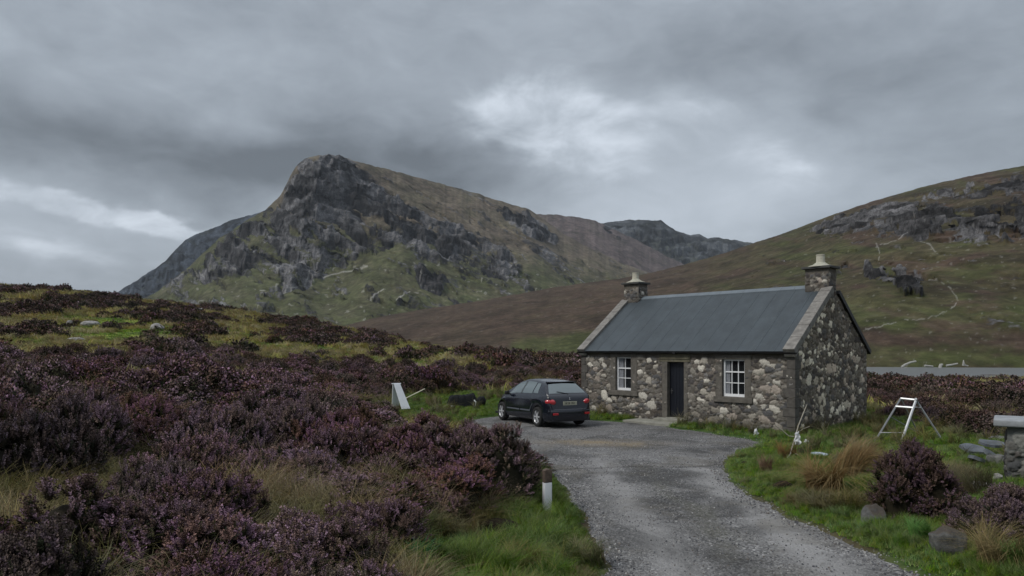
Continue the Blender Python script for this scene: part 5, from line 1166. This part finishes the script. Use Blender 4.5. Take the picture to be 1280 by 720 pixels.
# black sheeting bundle
x_, y_, z_ = hit(578, 508)
bun = thing('tarpaulin_bundle', 'low black tarpaulin bundle on the grass between the white board and the car', 'tarpaulin', (x_, y_, z_), .05); bun.scale = (1.15, 1.1, 1.3)
bm = bmesh.new(); bmesh.ops.create_grid(bm, x_segments=44, y_segments=26, size=1)
for v in bm.verts:
    u, w = v.co.x, v.co.y; r_ = max(abs(u), abs(w)); hgt = .36 * (1 - max(0, (r_ - .72) / .28) ** 1.5) if r_ > .72 else .36
    f = mnoise.noise(Vector((u * 3, w * 3, 1))) * .06 + mnoise.noise(Vector((u * 9, w * 7, 4))) * .03 + abs(mnoise.noise(Vector((u * 5, w * 2, 9)))) * .05
    v.co = Vector((u * .56 * (1 + .06 * mnoise.noise(Vector((w * 4, 0, 0)))), w * .38, max(-.02, hgt * (.92 + .10 * u) + f * (1 if r_ < .98 else .2))))
tp = Mat('black_tarpaulin', .75, .2); tp.col((.006, .007, .008)); tp.bump(tp.noise(18, 5, .6), .4, .02); obj('sheet', bm, bun, tp.m, True)
bm = bmesh.new(); box(bm, -.62, -.25, -.46, -.40, .02, .09, Matrix.Rotation(-.12, 4, 'Y'), .01); obj('lath', bm, bun, white_m)
bm = bmesh.new(); tube(bm, [(.46, -.42, .02), (.48, -.43, .16), (.42, -.41, .22)], .022, 6); obj('strap', bm, bun, white_m)
bm = bmesh.new(); bmesh.ops.create_icosphere(bm, subdivisions=3, radius=.2)
for v in bm.verts: v.co = v.co * (1 + .25 * mnoise.noise(v.co * 9)); v.co.z *= .8
bmesh.ops.translate(bm, verts=bm.verts, vec=(.66, -.1, .16)); obj('sack', bm, bun, tp.m, True)
# metal trestle
alu = Mat('dull_aluminium', .4, .5); alu.col((.55, .56, .57)); alu.b.inputs['Metallic'].default_value = .55; alu.bump(alu.noise(30, 3), .1, .004)
alud = Mat('dark_aluminium', .5, .5); alud.col((.28, .29, .30)); alud.b.inputs['Metallic'].default_value = .5  # darker aluminium tone for some of the bars
T1, T2 = P3(1126, 498, 19.3), P3(1145, 500, 19.0)
def foot(px, py): v = Vector(hit(px, py)); return v
f1_, f2_, b1_, b2_ = foot(1093, 552), foot(1126, 553), foot(1150, 546), foot(1177, 549)
tr = thing('trestle', 'folding aluminium trestle standing open on the grass right of the cottage', 'trestle', ((f1_ + b2_) / 2).to_tuple())
o0 = tr.location.copy()
def bar(name, pts, w, m, seg=6): bm = bmesh.new(); tube(bm, [Vector(p) - o0 for p in pts], w, seg); return obj(name, bm, tr, m)
bar('leg', [T1, f1_ - Vector((0, 0, .03))], .026, alud.m); bar('leg', [T2, f2_ - Vector((0, 0, .03))], .034, alu.m); bar('leg', [T1 + Vector((.04, .05, -.02)), b1_], .017, alud.m); bar('leg', [T2 + Vector((.04, .05, -.02)), b2_], .028, alud.m)
bar('rung', [T1, T2], .030, alu.m); bar('rung', [T1.lerp(f1_, .19), T2.lerp(f2_, .19)], .030, alu.m); bar('rung', [T1.lerp(f1_, .80), T2.lerp(f2_, .78)], .014, alud.m)
bar('rung', [T2.lerp(b2_, .2), T1.lerp(b1_, .2)], .018, alud.m); bar('brace', [T1.lerp(f1_, .42), T1.lerp(b1_, .9)], .012, alud.m)
bar('hinge', [T2 + Vector((-.02, -.02, .03)), T2 + Vector((.06, .06, -.06))], .04, alud.m)
# bare twigs with a white rag by the cottage corner
O = Vector(hit(985, 575)); tw = thing('bare_twigs', 'bare pale twigs stuck in the dark brown tuft at the cottage corner', 'twigs', O.to_tuple()); Yt = O.y
def pt(px, py, dy=0): return P3(px, py, Yt + dy) - O
twm = simple('bleached_twig', (.36, .33, .27), .85, .3, 20)
bm = bmesh.new(); tube(bm, [(0, 0, -.05), pt(990, 560), pt(994, 546), pt(998, 532, .05), pt(1006, 512, .1), pt(1009, 505, .1)], [.016, .015, .013, .012, .010, .006], 6)
tube(bm, [pt(994, 546), pt(986, 545, -.05), pt(978, 538, -.05), pt(968, 531, -.1)], [.011, .010, .009, .006], 6); tube(bm, [(0, 0, .02), pt(989, 566, -.1), pt(984, 572, -.2)], .008, 5)
tube(bm, [(.02, 0, .05), pt(995, 567, -.1), pt(1006, 574, -.2)], [.009, .008, .005], 5); tube(bm, [pt(1004, 517, .1), pt(1010, 514, .15), pt(1014, 517, .15)], .005, 5); tube(bm, [pt(1006, 512, .1), pt(1000, 507, .1)], .005, 5)
tube(bm, [pt(998, 540, .05), pt(1004, 536, .1), pt(1012, 533, .1)], .006, 5); obj('stem', bm, tw, twm)
def rag(name, p, sx, sz, seed, parent=None, m=None):
    bm = bmesh.new(); bmesh.ops.create_grid(bm, x_segments=14, y_segments=18, size=.5)
    for v in bm.verts:
        u, w = v.co.x, v.co.y; k_ = 1 - .55 * (w + .5) ** 1.5; v.co = Vector((u * sx * k_ + .35 * sx * mnoise.noise(Vector((w * 4, seed, 0))), .5 * sx * mnoise.noise(Vector((u * 6, w * 3, seed))) * k_, w * sz + .3 * sx * mnoise.noise(Vector((u * 4, seed, 3))))) 
    g_ = bmesh.ops.extrude_face_region(bm, geom=list(bm.faces)); bmesh.ops.translate(bm, verts=[v for v in g_['geom'] if isinstance(v, bmesh.types.BMVert)], vec=(0, .012, 0))
    o = obj(name, bm, parent, m or white_m, True); o.location = p; return o
tag(rag('white_rag', O + pt(997, 548, -.06), .15, .27, 3), 'white rag tied to the bare twigs', 'rag'); tag(rag('white_rag', Vector(hit(1008, 556)) + Vector((0, 0, .08)), .12, .12, 5), 'small white scrap on the grass right of the bare twigs', 'rag')
tag(rag('white_rag', Vector(hit(945, 545)) + Vector((0, 0, .10)), .14, .2, 8), 'grey white scrap in the grass at the foot of the cottage wall', 'rag')
# pan lid on the grass
x_, y_, z_ = hit(1023, 571); lid = thing('pale_lid', 'pale blue white plastic lid lying on the grass right of the twigs', 'lid', (x_, y_, z_ + .05), .2)
bm = bmesh.new(); lathe(bm, [(0, .045), (.12, .042), (.20, .02), (.215, 0), (.2, -.012), (0, -.01)], 28); obj('dish', bm, lid, simple('pale_plastic', (.55, .64, .74), .4, .08, 6), True)
bm = bmesh.new(); box(bm, .16, .34, -.035, .035, -.04, .0, bev=.012); obj('grip', bm, lid, black_m)
for (px, py, rr, lb) in ((935, 582, .13, 'small dark peat lump beside the upright rust brown tuft'), (982, 611, .17, 'dark peat lump at the left of the wide straw coloured tuft'), (622, 668, .24, 'crumbly dark brown peat mound in the green verge below the white post')):
    x_, y_, z_ = hit(px, py); me = stone_mesh('peat_lump', int(px), sub=3, rr=rr, flat_=(1.3, .8, .6)); o = obj('peat_lump', me, None, simple('peat_%d' % px, (.022, .017, .012), .95, .4, 25, spec=.1, bump=.8), True); o.location = (x_, y_, z_ + rr * .2)
    tag(o, lb, 'peat lump', 'peat lumps in the grass')
# rocks
rock_m = Mat('lichen_rock', .92, .2); nz = rock_m.noise(6, 8, .65); rock_m.col(rock_m.mix(rock_m.ramp(rock_m.noise(3, 5, .6), [(.5, 0), (.66, .5)]), rock_m.ramp(nz, [(.3, (.07, .07, .068)), (.55, (.16, .16, .155)), (.75, (.28, .275, .26))]), (.09, .085, .055))); rock_m.bump(nz, .7, .03)
pale_r = Mat('pale_rock', .92, .2); nz = pale_r.noise(5, 8, .65); pale_r.col(pale_r.ramp(nz, [(.3, (.12, .115, .11)), (.5, (.27, .26, .25)), (.7, (.45, .43, .41))])); pale_r.bump(nz, .7, .03)
slate_m = Mat('slab_slate', .75, .3); nz = slate_m.noise(5, 6, .6); slate_m.col(slate_m.ramp(nz, [(.3, (.06, .068, .08)), (.7, (.135, .148, .165))])); slate_m.bump(nz, .4, .01)
def rock(name, px, py, rr, flat_, seed, label, cat='rock', m=None, rot=(0, 0, 0), group=None, lift_=.35, planes=6, xyz=None):
    p = Vector(xyz) if xyz else Vector(hit(px, py)); me = stone_mesh(name, seed, sub=4, rr=rr, flat_=flat_, planes=planes); o = obj(name, me, None, m or rock_m.m, True)
    for pl_ in me.polygons: pl_.use_smooth = True
    o.location = p + Vector((0, 0, rr * flat_[2] * lift_)); o.rotation_euler = rot; return tag(o, label, cat, group)
def block(name, px, py, dims, rot, label, seed, m=None, lift_=.3, group=None, cat='stone'):
    p = Vector(hit(px, py)); bm = bmesh.new(); a, b, c = dims; box(bm, -a / 2, a / 2, -b / 2, b / 2, 0, c); bmesh.ops.bevel(bm, geom=list(bm.edges), offset=min(dims) * .14, segments=2, affect='EDGES')
    bmesh.ops.subdivide_edges(bm, edges=bm.edges, cuts=4, use_grid_fill=True); bmesh.ops.triangulate(bm, faces=[f for f in bm.faces if len(f.verts) > 4])
    for v in bm.verts:
        q = v.co * 5 + Vector((seed, 0, 0)); v.co += Vector((mnoise.noise(q), mnoise.noise(q + Vector((9, 0, 0))), mnoise.noise(q + Vector((0, 9, 0))))) * min(dims) * .13
        v.co.x *= 1 - .22 * (v.co.z / c)
    o = obj(name, bm, None, m or rock_m.m, True); o.location = p + Vector((0, 0, -c * .12)); o.rotation_euler = rot; return tag(o, label, cat, group)
edge_m = Mat('mossy_edge_stone', .92, .2); nz = edge_m.noise(6, 8, .65); geo_ = edge_m.t.nodes.new('ShaderNodeNewGeometry'); sp_ = edge_m.t.nodes.new('ShaderNodeSeparateXYZ'); edge_m.L(geo_.outputs['Normal'], sp_.inputs[0])
edge_m.col(edge_m.mix(edge_m.ramp(edge_m.m_('ADD', sp_.outputs[2], edge_m.m_('MULTIPLY', nz, .5)), [(.70, 0), (1.15, .85)]), edge_m.ramp(nz, [(.3, (.055, .055, .054)), (.55, (.13, .13, .126)), (.75, (.23, .225, .215))]), (.065, .052, .042))); edge_m.bump(nz, .9, .04)
rock('edge_stone', 1092, 656, .23, (.80, .8, 1.0), 204, 'grey upright stone at the edge of the right verge, left of the tall dark heather', 'stone', edge_m.m, (.1, .2, .4), None, .35, 16)
rock('edge_stone', 1187, 690, .32, (.95, .75, .85), 209, 'large tilted grey stone with a brown top in the right verge', 'stone', edge_m.m, (.1, .35, .6), None, .34, 16)
rock('quartz_rock', 1226, 618, .17, (1, .8, .72), 31, 'white quartz rock above the low heather bush left of the pillar', m=pale_r.m, lift_=.9)
rock('quartz_rock', 1247, 602, .085, (1, .8, .8), 32, 'small white quartz rock touching the left side of the pillar', m=pale_r.m, lift_=1.2)
# slate slab pile
def slab(px, py, dims, rot, seed, label, lift_):
    p = Vector(hit(px, py)); bm = bmesh.new(); rg = random.Random(seed); n = 9; ring = []
    for k in range(n): a = 6.283 * k / n + rg.uniform(-.2, .2); r_ = 1 + rg.uniform(-.22, .12); ring.append((math.cos(a) * r_ * dims[0] / 2, math.sin(a) * r_ * dims[1] / 2))
    lo = [bm.verts.new((a, b, 0)) for a, b in ring]; hi_ = [bm.verts.new((a * .97, b * .97, dims[2])) for a, b in ring]; bm.faces.new(lo[::-1]); bm.faces.new(hi_)
    for k in range(n): bm.faces.new([lo[k], lo[(k + 1) % n], hi_[(k + 1) % n], hi_[k]])
    o = obj('slate_slab', bm, None, slate_m.m, False); o.location = p + Vector((0, 0, lift_)); o.rotation_euler = rot; return tag(o, label, 'slab', 'slate slabs piled beside the pillar')
slab(1215, 571, (.50, .46, .06), (.35, -.12, .3), 1, 'left slate slab of the pile, propped up at the back', .14); slab(1222, 580, (.55, .36, .07), (.30, .25, .9), 2, 'slate slab lying lowest in front of the pile', .05)
slab(1240, 571, (.66, .5, .055), (.18, .02, .1), 3, 'wide slate slab lying flat on the pile against the pillar', .26); slab(1238, 577, (.35, .3, .08), (.5, .4, .2), 4, 'small lilac grey slab wedged under the wide one', .10)
block('rubble_stone', 1248, 580, (.42, .3, .2), (.1, .1, .5), 'brown stone under the wide slate slab beside the pillar', 12)
x_, y_, z_ = hit(1245, 556); bm = bmesh.new(); vs = [bm.verts.new(p) for p in ((-.09, 0, 0), (.14, .02, 0), (-.04, .01, .17), (-.09, .03, 0), (.14, .05, 0), (-.04, .04, .17))]
for f in ((0, 1, 2), (5, 4, 3), (0, 3, 4, 1), (1, 4, 5, 2), (2, 5, 3, 0)): bm.faces.new([vs[i] for i in f])
o = obj('white_shard', bm, None, white_m); o.location = (x_ - .05, y_ - .8, z_ + .30); tag(o, 'white pointed shard sticking up behind the wide slate slab', 'shard')
# stone pillar with capstone
bx0, by0, bz0 = hit(1262, 612); by0 = 12.3; bx0 = (1259 - 640) / F * by0; bz0 = g1(bx0, by0)
pil = thing('stone_pillar', 'mortared stone gate pillar with a pale capstone at the right edge of the photo', 'pillar', (bx0, by0, bz0), -.62)
parts = []; PWd, PD, PH = 1.3, .6, .98
for k, (w_, fn) in enumerate(((PWd, lambda s, h, z: (s, -h, z)), (PD, lambda s, h, z: (PWd + h, s, z)), (PWd, lambda s, h, z: (PWd - s, PD + h, z)), (PD, lambda s, h, z: (-h, PD - s, z)))):
    s, z, hg, q, C = rubble(w_, PH, [(.3, .75, .24, .2), (.35, .3, .22, .2)] if k == 0 else [], 60 + k, cell=.014, pale_p=0, dens=2.5, mort=(.16, .155, .14))
    C = C * np.array([.75, .8, .85]); C = np.where((C.mean(1) > .19)[:, None], C * .5, C); parts.append((np.stack(fn(s, hg * 1.3, z), 1), q, C))
V, Q, C = join_np(parts); obj('shaft', np_mesh('pillar_shaft', V, Q, [stone_v], dict(col=C)), pil)
bm = bmesh.new(); box(bm, -.20, PWd + .3, -.12, PD + .12, PH + .003, PH + .13, Matrix.Rotation(.02, 4, 'X'), .03); obj('capstone', bm, pil, simple('cap_concrete', (.27, .285, .30), .85, .3, 7, bump=.4), True)
# tumbled stones behind the pillar
for i, (px, py, rr, fl, m) in enumerate(((1216, 538, .18, (1.4, .8, .35), None), (1226, 541, .13, (1.2, .8, .6), pale_r.m), (1240, 545, .22, (1.5, .8, .4), None), (1248, 552, .20, (1.3, .9, .6), None), (1232, 535, .22, (1.8, .6, .25), slate_m.m))):
    rock('tumbled_stone', px, py, rr, fl, 70 + i, ['flat dark stone at the left end of the tumbled stones behind the pillar', 'small pale stone among the tumbled stones behind the pillar', 'long dark stone in the middle of the tumbled stones behind the pillar', 'dark stone nearest the pillar among the tumbled stones', 'thin grey slab topmost of the tumbled stones behind the pillar'][i], 'stone', m, (0, 0, i), 'tumbled stones behind the pillar')
x_, y_, z_ = hit(1262, 650); o = rag('plastic_scrap', Vector((x_, y_, z_ + .25)), .12, .05, 11, None, bpy.data.materials['pale_plastic']); o.rotation_euler = (-.7, .2, .3); tag(o, 'pale blue plastic scrap caught in the low heather at the right edge', 'plastic scrap')
x_, y_, z_ = hit(1132, 600); o = rag('plastic_scrap', Vector((x_, y_ - .6, z_ + .45)), .13, .09, 12, None, simple('lilac_plastic', (.40, .38, .46), .5, .1, 9)); o.rotation_euler = (-.5, .3, .5); tag(o, 'lilac plastic scrap caught in the tall dark heather bush', 'plastic scrap')
x_, y_, z_ = hit(1102, 513); bm = bmesh.new(); tube(bm, [(-.3, 0, .08), (-.1, .05, .16), (.15, .0, .12), (.22, -.1, .0)], .03, 6); o = obj('driftwood', bm, None, simple('driftwood_grey', (.36, .37, .38), .8, .3, 9)); o.location = (x_, y_, z_); tag(o, 'pale grey driftwood branch on the grass between the gable and the trestle', 'driftwood')
# rocks on the left hillside
for i, (px, py, rr, fl, lb) in enumerate(((87, 407, .38, (.9, .8, 1.0), 'pale upright rock at the left end of the hillside grass patch'), (113, 408, .72, (1.2, .8, .55), 'long pale topped boulder in the middle of the hillside grass patch'), (95, 427, .5, (1.5, .8, .38), 'flat white rock lying lowest on the hillside grass patch'),
        (197, 413, .8, (1.2, .8, .6), 'pointed pale grey rock right of the hillside grass patch'), (248, 388, .6, (1.4, .8, .4), 'small pale rock on the skyline of the moor'), (433, 422, .75, (1.5, .7, .45), 'white rock on the moor above the yellow grass, below the mountain'), (456, 421, .4, (1.3, .8, .5), 'small white rock right of the white one on the moor'),
        (587, 438, .7, (1.6, .5, .32), 'thin white rock in the moor right of the bright green patch'), (555, 452, .55, (1.9, .6, .25), 'flat buff rock below the bright green patch'))):
    rock('hill_rock', px, py, rr, fl, 90 + i, lb, 'rock', pale_r.m if i != 0 else pale_r.m, (0, 0, i * .7), 'pale rocks on the moor', lift_=.45)
# driftwood along the loch shore
dwm = simple('bleached_wood', (.34, .335, .31), .85, .25, 3)
def shore_pt(px, py, Y=168): return P3(px, py, Y)
for i, (pp, w_, lb) in enumerate((([(1127, 459), (1131, 456), (1138, 453), (1145, 451.5)], .28, 'forked bleached driftwood log left of all on the far shore'), ([(1156, 457), (1166, 458)], .25, 'short straight bleached log on the far shore'), ([(1175, 460), (1176, 456), (1178, 456)], .42, 'stubby bleached stump on the far shore'),
        ([(1183, 457), (1190, 456), (1197, 454.5)], .25, 'long thin bleached log in the middle of the far shore'), ([(1204, 457), (1204.5, 451), (1206, 456.5), (1210, 457.5)], .25, 'upright bleached root rightmost on the far shore'))):
    bm = bmesh.new(); q = [shore_pt(*p) for p in pp]; o0_ = q[0].copy(); tube(bm, [p - o0_ for p in q], [w_ * (1 - .4 * k / len(q)) for k in range(len(q))], 7)
    if i == 0: tube(bm, [q[0] - o0_, shore_pt(1134, 460) - o0_], [w_, w_ * .4], 6)
    o = obj('driftwood_log', bm, None, dwm); o.location = o0_; tag(o, lb, 'driftwood log', 'driftwood on the far shore')
# ------------------------------------------------------------------ haze
hz_m = bpy.data.materials.new('haze'); hz_m.use_nodes = True; hn_ = hz_m.node_tree; hn_.nodes.clear(); ho = hn_.nodes.new('ShaderNodeOutputMaterial'); pv = hn_.nodes.new('ShaderNodeVolumePrincipled')
pv.inputs['Density'].default_value = 4.5e-5; pv.inputs['Color'].default_value = (.82, .90, 1, 1); pv.inputs['Anisotropy'].default_value = .1; hn_.links.new(pv.outputs[0], ho.inputs['Volume'])
bm = bmesh.new(); box(bm, -5200, 5200, -5200, 5200, -8, 1050); o = obj('haze', bm, None, hz_m); tag(o, 'thin grey haze over the glen', None, None, 'stuff')
